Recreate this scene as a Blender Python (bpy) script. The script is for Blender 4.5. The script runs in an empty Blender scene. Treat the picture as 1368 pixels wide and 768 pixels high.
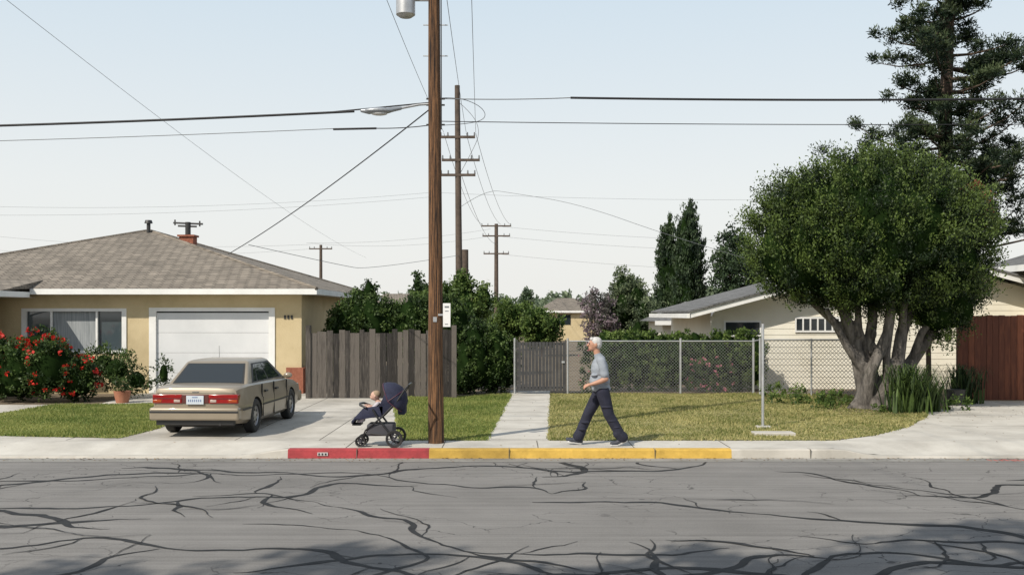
import bpy, bmesh, math, random
import numpy as np
from mathutils import Vector, Matrix
R=np.random.RandomState(7); random.seed(7)
sc=bpy.context.scene
COL=sc.collection
# ---------------------------------------------------------------- helpers
def nodes(m):
    m.use_nodes=True; nt=m.node_tree; return nt, nt.nodes, nt.links
def mat(name,c,rough=.8,c2=None,scale=3.,detail=6,bump=0,bscale=None,metal=0,spec=.5,attr=False,coat=0,stretch=None,stain=0,lo=.32,hi=.68):
    m=bpy.data.materials.new(name); nt,N,L=nodes(m); b=N['Principled BSDF']
    b.inputs['Roughness'].default_value=rough; b.inputs['Metallic'].default_value=metal
    b.inputs['Specular IOR Level'].default_value=spec
    if coat: b.inputs['Coat Weight'].default_value=coat; b.inputs['Coat Roughness'].default_value=.05
    b.inputs['Base Color'].default_value=(*c,1)
    tc=N.new('ShaderNodeTexCoord'); src=tc.outputs['Object']
    if stretch:
        mp=N.new('ShaderNodeMapping'); mp.inputs['Scale'].default_value=stretch; L.new(src,mp.inputs[0]); src=mp.outputs[0]
    if c2 is not None:
        nz=N.new('ShaderNodeTexNoise'); nz.inputs['Scale'].default_value=scale; nz.inputs['Detail'].default_value=detail; nz.inputs['Roughness'].default_value=.65
        L.new(src,nz.inputs['Vector'])
        rp=N.new('ShaderNodeValToRGB'); rp.color_ramp.elements[0].position=lo; rp.color_ramp.elements[1].position=hi
        rp.color_ramp.elements[0].color=(*c,1); rp.color_ramp.elements[1].color=(*c2,1)
        fac=nz.outputs['Fac']
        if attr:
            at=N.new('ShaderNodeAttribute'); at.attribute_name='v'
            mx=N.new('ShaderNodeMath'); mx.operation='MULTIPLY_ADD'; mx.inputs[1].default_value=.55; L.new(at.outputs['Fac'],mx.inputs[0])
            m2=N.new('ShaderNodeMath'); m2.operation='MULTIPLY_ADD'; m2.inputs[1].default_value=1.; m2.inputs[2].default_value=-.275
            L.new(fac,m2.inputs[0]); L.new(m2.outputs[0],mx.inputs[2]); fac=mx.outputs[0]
        L.new(fac,rp.inputs[0]); outc=rp.outputs[0]
        if stain:
            n3=N.new('ShaderNodeTexNoise'); n3.inputs['Scale'].default_value=.55; n3.inputs['Detail'].default_value=9; n3.inputs['Roughness'].default_value=.7; L.new(tc.outputs['Object'],n3.inputs['Vector'])
            r3=N.new('ShaderNodeMapRange'); r3.inputs['From Min'].default_value=.32; r3.inputs['From Max'].default_value=.52; r3.inputs['To Min'].default_value=1-stain; r3.inputs['To Max'].default_value=1; L.new(n3.outputs['Fac'],r3.inputs[0])
            m3=N.new('ShaderNodeVectorMath'); m3.operation='SCALE'; L.new(outc,m3.inputs[0]); L.new(r3.outputs[0],m3.inputs['Scale']); outc=m3.outputs[0]
        L.new(outc,b.inputs['Base Color'])
    if bump:
        n2=N.new('ShaderNodeTexNoise'); n2.inputs['Scale'].default_value=bscale or scale*6; n2.inputs['Detail'].default_value=5
        L.new(src,n2.inputs['Vector'])
        bp=N.new('ShaderNodeBump'); bp.inputs['Strength'].default_value=bump; bp.inputs['Distance'].default_value=.02
        L.new(n2.outputs['Fac'],bp.inputs['Height']); L.new(bp.outputs[0],b.inputs['Normal'])
    return m
def leafmat(name,dark,light,trans=.3,scale=1.2):
    m=mat(name,dark,.55,light,scale,4,attr=True,spec=.3)
    nt,N,L=nodes(m); b=N['Principled BSDF']; out=N['Material Output']
    t=N.new('ShaderNodeBsdfTranslucent'); mx=N.new('ShaderNodeMixShader'); mx.inputs[0].default_value=trans
    L.new(N['Color Ramp'].outputs[0],t.inputs[0]); L.new(b.outputs[0],mx.inputs[1]); L.new(t.outputs[0],mx.inputs[2]); L.new(mx.outputs[0],out.inputs[0])
    return m
def mesh(name,v,f,m=None,smooth=False,ang=None):
    me=bpy.data.meshes.new(name); me.from_pydata([tuple(p) for p in v],[],f); me.update()
    o=bpy.data.objects.new(name,me); COL.objects.link(o)
    if m is not None:
        for q in (m if isinstance(m,(list,tuple)) else [m]): me.materials.append(q)
    if smooth:
        me.shade_smooth()
        if ang: me.set_sharp_from_angle(angle=math.radians(ang))
    return o
def fastmesh(name,V,nper,m,vals=None):
    V=np.asarray(V,dtype=np.float32).reshape(-1,3); n=len(V); nf=n//nper
    me=bpy.data.meshes.new(name); me.vertices.add(n); me.vertices.foreach_set('co',V.ravel())
    me.loops.add(n); me.loops.foreach_set('vertex_index',np.arange(n,dtype=np.int32))
    me.polygons.add(nf); me.polygons.foreach_set('loop_start',np.arange(0,n,nper,dtype=np.int32))
    me.update(calc_edges=True)
    if vals is not None:
        a=me.attributes.new('v','FLOAT','FACE'); a.data.foreach_set('value',np.asarray(vals,dtype=np.float32))
    me.materials.append(m)
    o=bpy.data.objects.new(name,me); COL.objects.link(o); return o
def group(name,parts,loc=(0,0,0),rot=0,scale=(1,1,1)):
    e=bpy.data.objects.new(name,None); COL.objects.link(e); e.empty_display_size=.2
    e.location=loc; e.rotation_euler=(0,0,rot); e.scale=scale
    for p in parts: p.parent=e
    return e
BF=[(0,3,2,1),(4,5,6,7),(0,1,5,4),(1,2,6,5),(2,3,7,6),(3,0,4,7)]
def boxes(name,bs,m,bevel=0):
    V=[];F=[];vals=[]
    for b in bs:
        x0,x1,y0,y1,z0,z1=b[:6]; k=len(V)
        V+=[(x0,y0,z0),(x1,y0,z0),(x1,y1,z0),(x0,y1,z0),(x0,y0,z1),(x1,y0,z1),(x1,y1,z1),(x0,y1,z1)]
        F+=[tuple(i+k for i in f) for f in BF]; vals+=[random.random()]*6
    o=mesh(name,V,F,m); a=o.data.attributes.new('v','FLOAT','FACE'); a.data.foreach_set('value',vals)
    if bevel:
        md=o.modifiers.new('b','BEVEL'); md.width=bevel; md.segments=3; md.limit_method='ANGLE'
        o.data.shade_smooth(); o.data.set_sharp_from_angle(angle=math.radians(50))
    return o
def box(name,x0,x1,y0,y1,z0,z1,m,bevel=0): return boxes(name,[(x0,x1,y0,y1,z0,z1)],m,bevel)
def frame_of(d):
    d=np.array(d,float); d/=np.linalg.norm(d)+1e-9
    a=np.array([0,0,1.]) if abs(d[2])<.9 else np.array([1.,0,0])
    u=np.cross(d,a); u/=np.linalg.norm(u); w=np.cross(d,u); return d,u,w
def tube_geo(pts,rads,seg=12,caps=True):
    pts=[np.array(p,float) for p in pts]; V=[];F=[]
    for i,p in enumerate(pts):
        d=pts[min(i+1,len(pts)-1)]-pts[max(i-1,0)]; _,u,w=frame_of(d)
        for j in range(seg):
            t=2*math.pi*j/seg; V.append(p+rads[i]*(math.cos(t)*u+math.sin(t)*w))
    for i in range(len(pts)-1):
        for j in range(seg):
            a=i*seg+j;b=i*seg+(j+1)%seg; F.append((a,b,b+seg,a+seg))
    if caps:
        F.append(tuple(range(seg))[::-1]); F.append(tuple((len(pts)-1)*seg+j for j in range(seg)))
    return V,F
def tube(name,pts,rads,m,seg=12):
    if not hasattr(rads,'__len__'): rads=[rads]*len(pts)
    V,F=tube_geo(pts,rads,seg); return mesh(name,V,F,m,True,50)
def tubes(name,lst,m,seg=10):
    V=[];F=[]
    for pts,r in lst:
        rr=[r]*len(pts) if not hasattr(r,'__len__') else r
        v,f=tube_geo(pts,rr,seg); k=len(V); V+=v; F+=[tuple(i+k for i in q) for q in f]
    return mesh(name,V,F,m,True,50)
def wire(name,p0,p1,sag,r,m,n=28):
    c=bpy.data.curves.new(name,'CURVE'); c.dimensions='3D'; c.bevel_depth=r; c.bevel_resolution=1
    s=c.splines.new('POLY'); s.points.add(n)
    for i in range(n+1):
        t=i/n; p=Vector(p0).lerp(Vector(p1),t); p.z-=sag*4*t*(1-t); s.points[i].co=(*p,1)
    c.materials.append(m); o=bpy.data.objects.new(name,c); COL.objects.link(o); return o
def curvewire(name,pts,r,m):
    c=bpy.data.curves.new(name,'CURVE'); c.dimensions='3D'; c.bevel_depth=r; c.bevel_resolution=1
    s=c.splines.new('NURBS'); s.points.add(len(pts)-1); s.use_endpoint_u=True; s.order_u=3
    for i,p in enumerate(pts): s.points[i].co=(*p,1)
    c.materials.append(m); o=bpy.data.objects.new(name,c); COL.objects.link(o); return o
# ---- union-of-primitives continuous bodies
def capg(a,b,ra,rb,seg=16):
    a=np.array(a,float);b=np.array(b,float); d=b-a; l=np.linalg.norm(d); d,u,w=frame_of(d) if l>1e-6 else frame_of((0,0,1))
    pts=[];rr=[]
    for t in np.linspace(-90,0,5): pts.append(a+d*ra*math.sin(math.radians(t))); rr.append(max(ra*math.cos(math.radians(t)),1e-4))
    for t in np.linspace(0,90,5): pts.append(b+d*rb*math.sin(math.radians(t))); rr.append(max(rb*math.cos(math.radians(t)),1e-4))
    V=[];F=[]
    for p,r in zip(pts,rr):
        for j in range(seg):
            t=2*math.pi*j/seg; V.append(p+r*(math.cos(t)*u+math.sin(t)*w))
    for i in range(len(pts)-1):
        for j in range(seg):
            q=i*seg+j;s=i*seg+(j+1)%seg; F.append((q,s,s+seg,q+seg))
    F.append(tuple(range(seg))[::-1]); F.append(tuple((len(pts)-1)*seg+j for j in range(seg)))
    return V,F
def ellg(c,r):
    V,F=capg((0,0,0),(0,0,0.0001),1,1,20); return [np.array(c)+np.array(v)*np.array(r) for v in V],F
def body(name,prims,mats,voxel,smooth=3):
    V=[];F=[]
    for p in prims:
        v,f=capg(*p[1:5]) if p[0]=='c' else ellg(p[1],p[2])
        k=len(V);V+=v;F+=[tuple(i+k for i in q) for q in f]
    o=mesh(name+'_src',V,F)
    md=o.modifiers.new('r','REMESH'); md.mode='VOXEL'; md.voxel_size=voxel
    if smooth:
        s=o.modifiers.new('s','SMOOTH'); s.iterations=smooth; s.factor=.5
    dg=bpy.context.evaluated_depsgraph_get(); me=bpy.data.meshes.new_from_object(o.evaluated_get(dg))
    bpy.data.objects.remove(o); me.name=name
    n=len(me.polygons); C=np.zeros(n*3); me.polygons.foreach_get('center',C); C=C.reshape(-1,3)
    best=np.full(n,1e9); idx=np.zeros(n,int)
    for p in prims:
        if p[0]=='c':
            a=np.array(p[1],float);b=np.array(p[2],float); d=b-a; t=np.clip(((C-a)@d)/(d@d+1e-9),0,1)
            D=np.linalg.norm(C-(a+t[:,None]*d),axis=1)-(p[3]+(p[4]-p[3])*t); mi=p[5]
        else:
            rr=np.array(p[2]); D=(np.linalg.norm((C-np.array(p[1]))/rr,axis=1)-1)*rr.min(); mi=p[3]
        k=D<best; best[k]=D[k]
        mm=np.array([mi(c) for c in C[k]]) if callable(mi) else mi
        idx[k]=mm
    me.materials.clear()
    for q in mats: me.materials.append(q)
    me.polygons.foreach_set('material_index',idx.astype(np.int32)); me.shade_smooth(); me.update()
    o=bpy.data.objects.new(name,me); COL.objects.link(o); return o
# ---- foliage
def leafquads(C,L,W,up=0.,out=None):
    n=len(C); d=R.normal(size=(n,3)); 
    if out is not None: d=d*.7+out
    d[:,2]+=up; d/=np.linalg.norm(d,axis=1)[:,None]+1e-9
    a=R.normal(size=(n,3)); w=np.cross(d,a); w/=np.linalg.norm(w,axis=1)[:,None]+1e-9
    l=L*R.uniform(.6,1.3,(n,1)); ww=W*R.uniform(.7,1.2,(n,1))
    Q=np.stack([C-d*l*.5,C+w*ww*.5,C+d*l*.5,C-w*ww*.5],1); return Q
def shell(c,r,n,lo=.8,hi=1.):
    d=R.normal(size=(n,3)); d/=np.linalg.norm(d,axis=1)[:,None]
    return np.array(c)+d*R.uniform(lo,hi,(n,1))*np.array(r), d
def foliage(name,ells,dens,rc,per,L,W,m,up=.2,elong=1.,core=None,corescale=.75,cmat=None,lo=.78,hi=1.05,zmin=None,grad=.25,vlo=.1,vhi=.65):
    Qs=[];vals=[];parts=[]
    for (c,r) in ells:
        ra=(r[0]*r[1]*r[2])**(1/3); n=max(4,int(4*math.pi*ra*ra*dens))
        P,d=shell(c,r,n,lo,hi)
        jit=R.normal(size=(n,per,3)); jit/=np.linalg.norm(jit,axis=2)[...,None]; jit*=R.uniform(0,1,(n,per,1))**.5*rc*R.uniform(.6,1.35,(n,1,1))
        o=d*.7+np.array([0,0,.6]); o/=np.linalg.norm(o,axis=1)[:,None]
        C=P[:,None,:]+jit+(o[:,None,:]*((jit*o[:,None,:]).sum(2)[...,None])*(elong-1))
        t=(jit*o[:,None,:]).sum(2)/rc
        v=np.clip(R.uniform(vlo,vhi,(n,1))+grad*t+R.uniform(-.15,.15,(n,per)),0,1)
        C=C.reshape(-1,3); v=v.ravel(); oo=np.repeat(o,per,0)
        if zmin is not None: k=C[:,2]>zmin; C=C[k];v=v[k];oo=oo[k]
        Qs.append(leafquads(C,L,W,up,oo*.5)); vals.append(v)
    ob=fastmesh(name,np.concatenate(Qs),4,m,np.concatenate(vals)); parts.append(ob)
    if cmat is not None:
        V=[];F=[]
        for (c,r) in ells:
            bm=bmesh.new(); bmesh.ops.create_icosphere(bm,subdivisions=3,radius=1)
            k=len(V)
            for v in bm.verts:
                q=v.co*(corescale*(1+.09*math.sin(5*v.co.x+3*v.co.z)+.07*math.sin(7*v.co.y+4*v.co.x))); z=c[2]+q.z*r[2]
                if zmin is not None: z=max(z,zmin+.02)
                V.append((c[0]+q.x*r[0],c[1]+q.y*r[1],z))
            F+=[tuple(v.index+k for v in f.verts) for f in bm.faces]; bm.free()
        parts.append(mesh('light_block_'+name,V,F,cmat,True))  # added opaque core, blocks light behind the leaves; not a plant part
    return parts
def flowers(name,ells,n,size,m,zmin=0):
    Q=[]
    for c,r in ells:
        P,d=shell(c,r,n,.98,1.12); P=P[P[:,2]>zmin]
        for p in P: 
            C=p+R.normal(size=(7,3))*size*.35; Q.append(leafquads(C,size,size*.9))
    Q=np.concatenate(Q); return fastmesh(name,Q,4,m,R.uniform(0,1,len(Q)))
# ---------------------------------------------------------------- materials
M_conc=mat('concrete',(.42,.395,.35),.9,(.56,.535,.48),1.3,10,bump=.25,bscale=60,stain=.22)
M_conc2=mat('concrete_worn',(.37,.345,.30),.9,(.55,.52,.465),.9,10,bump=.25,bscale=60,stain=.3)
M_joint=mat('joint',(.13,.12,.10),1)
M_red=mat('red_kerb_paint',(.26,.032,.036),.8,(.42,.048,.055),5,10,bump=.3,stain=.35)
M_yel=mat('yellow_kerb_paint',(.46,.29,.05),.8,(.64,.41,.08),5,10,bump=.3,stain=.35)
M_soil=mat('soil',(.10,.075,.05),1,(.19,.15,.10),2.5,8,bump=.5,bscale=20)
M_grassg=mat('grass_base',(.16,.16,.05),1,(.34,.29,.13),.9,8,bump=.4,bscale=50)
M_stucco=mat('stucco',(.51,.41,.24),.95,(.59,.485,.30),1.1,10,bump=.35,bscale=45,stain=.12)
M_white=mat('white_paint',(.70,.70,.68),.6,(.80,.80,.78),2,5)
M_door=mat('garage_door_paint',(.56,.575,.59),.5,(.66,.67,.68),.8,5)
M_siding=mat('siding_paint',(.70,.66,.55),.75,(.79,.76,.66),.9,8,stain=.1)
M_cream=mat('cream_siding',(.64,.56,.37),.8,(.72,.65,.45),.9,8,stain=.1)
M_dark=mat('dark_metal',(.03,.03,.03),.5)
M_gate=mat('gate_paint',(.035,.035,.037),.6,(.06,.06,.062),6,4)
M_black=mat('black_rubber',(.018,.018,.018),.65)
M_wire=mat('wire_black',(.012,.012,.014),.6)
M_wire2=mat('wire_grey',(.16,.17,.18),.6)
M_galv=mat('galvanised',(.42,.43,.44),.45,(.55,.56,.57),6,4,metal=.6)
M_mesh=mat('chain_wire',(.32,.33,.34),.5,metal=.4)
M_brick=mat('brick_red',(.22,.07,.04),.9,(.34,.13,.08),14,4,bump=.5)
M_glass=mat('window_glass',(.025,.032,.038),.06,spec=.9)
M_curt=mat('curtain',(.20,.22,.23),.9,(.36,.38,.39),6,3,stretch=(6,1,.2))
M_pole=mat('pole_wood',(.022,.012,.008),.9,(.27,.135,.06),6,12,bump=1.,bscale=22,stretch=(8,8,.25),stain=.4,lo=.40,hi=.62)
M_pole2=mat('far_pole_wood',(.06,.045,.035),.9,(.12,.09,.07),4,5)
M_fwood=mat('weathered_wood',(.026,.023,.021),.95,(.12,.105,.092),4,8,bump=.6,bscale=16,attr=True,stretch=(6,6,.6))
M_rwood=mat('redwood',(.10,.032,.018),.85,(.215,.072,.036),4,8,bump=.4,bscale=16,attr=True,stretch=(6,6,.6))
M_bark=mat('bark',(.035,.031,.028),.95,(.20,.18,.16),5,8,bump=1.,bscale=10,stretch=(2,2,.6))
M_barkd=mat('bark_dark',(.05,.035,.025),.95,(.12,.085,.06),5,8,bump=.8,bscale=10)
M_core=mat('foliage_light_block',(.006,.012,.004),1,(.015,.03,.008),3,5,spec=.0)  # near-black colour of the added cores that block light inside crowns
M_tar=mat('crack_sealant',(.012,.012,.012),.7,(.03,.03,.03),5,5,spec=.3)
L_round=leafmat('leaf_round_tree',(.009,.022,.006),(.105,.155,.032),.2,1.6)
L_hedge=leafmat('leaf_hedge',(.02,.042,.012),(.10,.155,.04),.3,1.4)
L_bright=leafmat('leaf_bright',(.045,.085,.018),(.17,.24,.06),.35,1.3)
L_dark=leafmat('leaf_dark',(.012,.028,.010),(.06,.10,.03),.2,1.2)
L_pine=leafmat('pine_needles',(.012,.026,.012),(.085,.115,.045),.25,.8)
L_cyp=leafmat('cypress_leaf',(.016,.032,.016),(.06,.095,.04),.15,1.)
L_olive=leafmat('leaf_olive',(.06,.085,.045),(.17,.21,.11),.3,.8)
L_far=leafmat('leaf_far',(.09,.13,.08),(.21,.26,.16),.3,.3)
L_purple=leafmat('leaf_purple',(.09,.10,.07),(.30,.22,.27),.35,2.2)
L_rust=leafmat('leaf_rust',(.16,.05,.025),(.32,.11,.06),.3,1)
F_red=leafmat('petal_red',(.40,.015,.012),(.75,.05,.03),.3,3)
F_pink=leafmat('petal_pink',(.55,.15,.22),(.75,.35,.4),.3,3)
L_grass=leafmat('grass_blade',(.15,.18,.045),(.50,.45,.20),.4,.75)
L_grassd=leafmat('grass_blade_green',(.13,.19,.04),(.36,.38,.12),.4,.8)
L_litter=leafmat('leaf_litter_brown',(.08,.045,.02),(.26,.17,.08),.1,2)
def shingle(name,c1,c2,mortar):
    m=mat(name,c1,.95); nt,N,L=nodes(m); b=N['Principled BSDF']
    tc=N.new('ShaderNodeTexCoord'); sp=N.new('ShaderNodeSeparateXYZ'); L.new(tc.outputs['Object'],sp.inputs[0])
    ad=N.new('ShaderNodeMath'); L.new(sp.outputs[0],ad.inputs[0]); L.new(sp.outputs[1],ad.inputs[1])
    mu=N.new('ShaderNodeMath'); mu.operation='MULTIPLY'; mu.inputs[1].default_value=3.2; L.new(sp.outputs[2],mu.inputs[0])
    cb=N.new('ShaderNodeCombineXYZ'); L.new(ad.outputs[0],cb.inputs[0]); L.new(mu.outputs[0],cb.inputs[1])
    br=N.new('ShaderNodeTexBrick'); L.new(cb.outputs[0],br.inputs[0]); br.inputs['Scale'].default_value=1; br.inputs['Brick Width'].default_value=.28; br.inputs['Row Height'].default_value=.17
    br.inputs['Mortar Size'].default_value=.018; br.inputs['Color1'].default_value=(*c1,1); br.inputs['Color2'].default_value=(*c2,1); br.inputs['Mortar'].default_value=(*mortar,1); br.inputs['Bias'].default_value=0
    nz=N.new('ShaderNodeTexNoise'); nz.inputs['Scale'].default_value=1.2; nz.inputs['Detail'].default_value=12; nz.inputs['Roughness'].default_value=.75; L.new(tc.outputs['Object'],nz.inputs[0])
    mr=N.new('ShaderNodeMapRange'); mr.inputs['From Min'].default_value=.3; mr.inputs['From Max'].default_value=.7; mr.inputs['To Min'].default_value=.7; mr.inputs['To Max'].default_value=1.3; L.new(nz.outputs['Fac'],mr.inputs[0])
    mx=N.new('ShaderNodeVectorMath'); mx.operation='SCALE'; L.new(br.outputs[0],mx.inputs[0]); L.new(mr.outputs[0],mx.inputs['Scale']); L.new(mx.outputs[0],b.inputs['Base Color'])
    bp=N.new('ShaderNodeBump'); bp.inputs['Strength'].default_value=.6; bp.inputs['Distance'].default_value=.03; L.new(br.outputs['Fac'],bp.inputs['Height']); bp.invert=True; L.new(bp.outputs[0],b.inputs['Normal'])
    return m
M_roof=shingle('shingles_brown',(.255,.22,.18),(.165,.143,.117),(.10,.086,.07))
M_roofg=shingle('shingles_grey',(.17,.17,.17),(.11,.11,.11),(.07,.07,.07))
def asphalt():
    m=mat('asphalt',(.15,.15,.15),.9); nt,N,L=nodes(m); b=N['Principled BSDF']
    tc=N.new('ShaderNodeTexCoord')
    def noise(s,d,vec,rough=.5):
        n=N.new('ShaderNodeTexNoise'); n.inputs['Scale'].default_value=s; n.inputs['Detail'].default_value=d; n.inputs['Roughness'].default_value=rough; L.new(vec,n.inputs['Vector']); return n
    O=tc.outputs['Object']
    wn=noise(1.2,4,O,.6)
    sub=N.new('ShaderNodeVectorMath'); sub.operation='SUBTRACT'; sub.inputs[1].default_value=(.5,.5,.5); L.new(wn.outputs['Color'],sub.inputs[0])
    sca=N.new('ShaderNodeVectorMath'); sca.operation='SCALE'; sca.inputs['Scale'].default_value=.9; L.new(sub.outputs[0],sca.inputs[0])
    add=N.new('ShaderNodeVectorMath'); L.new(O,add.inputs[0]); L.new(sca.outputs[0],add.inputs[1])
    def crack(scale,w,off,mask_lo,mask_hi,ms,strength=1.):
        mp=N.new('ShaderNodeMapping'); mp.inputs['Scale'].default_value=scale; mp.inputs['Location'].default_value=off; L.new(add.outputs[0],mp.inputs[0])
        v=N.new('ShaderNodeTexVoronoi'); v.voronoi_dimensions='2D'; v.feature='DISTANCE_TO_EDGE'; v.inputs['Scale'].default_value=1; L.new(mp.outputs[0],v.inputs['Vector'])
        mr=N.new('ShaderNodeMapRange'); mr.inputs['From Min'].default_value=w*.6; mr.inputs['From Max'].default_value=w; mr.inputs['To Min'].default_value=strength; mr.inputs['To Max'].default_value=0; L.new(v.outputs['Distance'],mr.inputs[0])
        mk=noise(ms,3,O); k=N.new('ShaderNodeMapRange'); k.inputs['From Min'].default_value=mask_lo; k.inputs['From Max'].default_value=mask_hi; L.new(mk.outputs[0],k.inputs[0])
        mu=N.new('ShaderNodeMath'); mu.operation='MULTIPLY'; L.new(mr.outputs[0],mu.inputs[0]); L.new(k.outputs[0],mu.inputs[1]); return mu.outputs[0]
    cur=crack((1.1,2.0,1),.014,(1,1,0),.46,.56,.45,.65)
    g=noise(55,4,O,.8); g2=noise(.35,8,O,.65)
    mp=N.new('ShaderNodeMapping'); mp.inputs['Scale'].default_value=(.12,6,1); L.new(O,mp.inputs[0]); st=noise(1.2,8,mp.outputs[0],.7)
    s1=N.new('ShaderNodeMath'); s1.operation='ADD'; L.new(g2.outputs[0],s1.inputs[0]); L.new(st.outputs[0],s1.inputs[1])
    s2=N.new('ShaderNodeMath'); s2.operation='ADD'; L.new(s1.outputs[0],s2.inputs[0]); L.new(g.outputs[0],s2.inputs[1])
    mr=N.new('ShaderNodeMapRange'); mr.inputs['From Min'].default_value=1.15; mr.inputs['From Max'].default_value=1.85; mr.inputs['To Min'].default_value=.125; mr.inputs['To Max'].default_value=.25; L.new(s2.outputs[0],mr.inputs[0])
    tint=N.new('ShaderNodeVectorMath'); tint.operation='SCALE'; tint.inputs[0].default_value=(1.04,1.0,.95); L.new(mr.outputs[0],tint.inputs['Scale'])
    mc=N.new('ShaderNodeMixRGB'); mc.inputs[2].default_value=(.02,.02,.02,1); L.new(tint.outputs[0],mc.inputs[1]); L.new(cur,mc.inputs[0]); L.new(mc.outputs[0],b.inputs['Base Color'])
    b.inputs['Roughness'].default_value=.9; b.inputs['Specular IOR Level'].default_value=.25
    bp=N.new('ShaderNodeBump'); bp.inputs['Strength'].default_value=.6; bp.inputs['Distance'].default_value=.012; L.new(g.outputs[0],bp.inputs['Height']); L.new(bp.outputs[0],b.inputs['Normal'])
    return m
M_asph=asphalt()
# ---------------------------------------------------------------- ground
def sheet(name,poly,z,m):
    return mesh(name,[(x,y,z) for x,y in poly],[tuple(range(len(poly)))],m)
sheet('ground',[(-900,-600),(900,-600),(900,1200),(-900,1200)],-.05,M_soil)
sheet('road',[(-250,-8),(250,-8),(250,15.37),(-250,15.37)],0,M_asph)
sheet('gutter',[(-250,15.0),(250,15.0),(250,15.368),(-250,15.368)],.004,mat('gutter_concrete',(.17,.165,.15),.9,(.31,.30,.275),1.2,8,stretch=(.6,5,1),bump=.2,stain=.3))
# tar sealed cracks: thin raised beads of sealant following wandering crack lines
CQ=[]; cz=[.003]; rng=random.Random(21)
def walk(x,y,head,L_,w0,pull,amp=.42,step=.11):
    pts=[];h=head;w=w0;n=int(L_/step); wv=0;kink=0
    for i in range(n):
        if rng.random()<.07: kink=rng.uniform(-1.,1.)
        kink*=.86
        h=h+(head-h)*pull+rng.gauss(0,amp)*.55+kink*.35
        wv=wv*.85+rng.gauss(0,.16)
        end=min(1,(i+1)/6,(n-i)/8)
        pts.append((x,y,max(.008,w0*(1+wv)*end)))
        x+=math.cos(h)*step;y+=math.sin(h)*step
        if y>14.98 or y<2: break
    return pts
def lay(pts):
    cz[0]+=.00002; z=cz[0]; prev=None
    for i,(x,y,w) in enumerate(pts):
        a=pts[max(i-1,0)];b=pts[min(i+1,len(pts)-1)]; dx,dy=b[0]-a[0],b[1]-a[1]; l=math.hypot(dx,dy)+1e-6; nx,ny=-dy/l,dx/l
        cur=((x-nx*w/2,y-ny*w/2,z),(x+nx*w/2,y+ny*w/2,z))
        if prev: CQ.append([prev[0],cur[0],cur[1],prev[1]])
        prev=cur
mains=[]
for k,yy in enumerate((14.2,13.3,12.3,11.5,10.6,9.7,8.9,8.0,6.8,5.5)):
    x=-15+rng.uniform(-1,1)
    while x<14:
        L_=rng.uniform(4,11); p=walk(x,yy+rng.uniform(-.35,.35),rng.uniform(-.10,.10),L_,rng.uniform(.045,.105),.10); lay(p); mains.append(p); x+=L_*rng.uniform(.7,1.15)
subs=[]
for p in mains:
    for i in range(rng.randint(3,6)):
        q=p[rng.randrange(len(p))]; s=rng.choice((-1,1)); hd=s*rng.uniform(.7,2.3)
        b=walk(q[0],q[1],hd,rng.uniform(.7,2.0),rng.uniform(.022,.06),.15,.5); lay(b); subs.append(b)
for p in subs:
    if len(p)>4 and rng.random()<.6:
        q=p[rng.randrange(len(p))]; b=walk(q[0],q[1],rng.choice((0,math.pi))+rng.uniform(-.5,.5),rng.uniform(.6,1.9),rng.uniform(.014,.035),.12,.5); lay(b)
fastmesh('road_crack_sealant',np.array(CQ),4,M_tar)
def hcurb(x):
    def dip(a,b):
        w=.5; 
        if x<a-w or x>b+w: return 0
        if x<a: return (x-a+w)/w
        if x>b: return (b+w-x)/w
        return 1
    return .14-.105*max(dip(-8.2,-4.1),dip(5.6,9.2))
def strip(name,x0,x1,prof,m,step=.25):
    n=max(1,int((x1-x0)/step)); V=[];F=[]; k=len(prof(0))
    for i in range(n+1):
        x=x0+(x1-x0)*i/n; V+=[(x,y,z) for y,z in prof(x)]
    for i in range(n):
        for j in range(k-1):
            a=i*k+j; F.append((a,a+k,a+k+1,a+1))
    return mesh(name,V,F,m,True,30)
cp=lambda x:[(15.35,-.01),(15.37,hcurb(x)*.9+.004*math.sin(x*9)),(15.385,hcurb(x)),(15.53,hcurb(x)+.002)]
group('kerb',[strip('kerb_plain_west',-60,-3.46,cp,M_conc2),strip('red_section',-3.46,-1.28,cp,M_red),strip('yellow_section',-1.28,3.39,cp,M_yel),strip('kerb_plain_east',3.39,60,cp,M_conc2),
  boxes('kerb_joints',[(x,x+.01,15.347,15.528,.0,.1425) for x in (-2.4,-.05,2.2,4.6)],M_joint)])
sw=strip('sidewalk_slab',-60,60,lambda x:[(15.53,hcurb(x)+.002),(15.75,hcurb(x)*.7+.042),(16.1,.14),(16.45,.14)],M_conc)
jt=[]
for i in range(-24,25):
    x=i*1.5+.4
    if not(-9<x<-3.8 or 4.8<x<9.8): jt.append((x,x+.014,15.54,16.44,.13,.1445))
group('sidewalk',[sw,boxes('joints',jt,M_joint)])
sheet('yard_ground',[(-250,16.44),(250,16.44),(250,700),(-250,700)],.13,M_soil)
lawn_mid=[(-1.85,16.45),(-.43,16.45),(-.04,25.6),(-2.9,24.6)]
lawn_r=[(.62,16.45),(5.3,16.45),(6.2,17.1),(7.3,18.4),(8.4,20.2),(8.9,21.5),(8.6,24),(8.4,26.05),(1.04,26.05)]
lawn_l=[(-11.5,17.5),(-8,16.95),(-6.6,16.75),(-6.45,18.2),(-6.75,20.2),(-7.6,22.3),(-8.3,23.2),(-10.4,22.6),(-10.9,20)]
wcrete=[(-60,16.44),(-1.85,16.44),(-2.9,24.6),(-3.6,26.28),(-9.8,26.28),(-9.6,23.0),(-60,22.6)]
dl=sheet('driveway_slab',wcrete,.140,M_conc2)
jt=[(-9.7,-2.6,21.3,21.315,.13,.1425),(-7.4,-7.385,16.5,26.2,.13,.1425),(-4.6,-4.585,16.5,26.2,.13,.1425),(-3.2,-3.185,16.5,24.,.13,.1425)]
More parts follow.
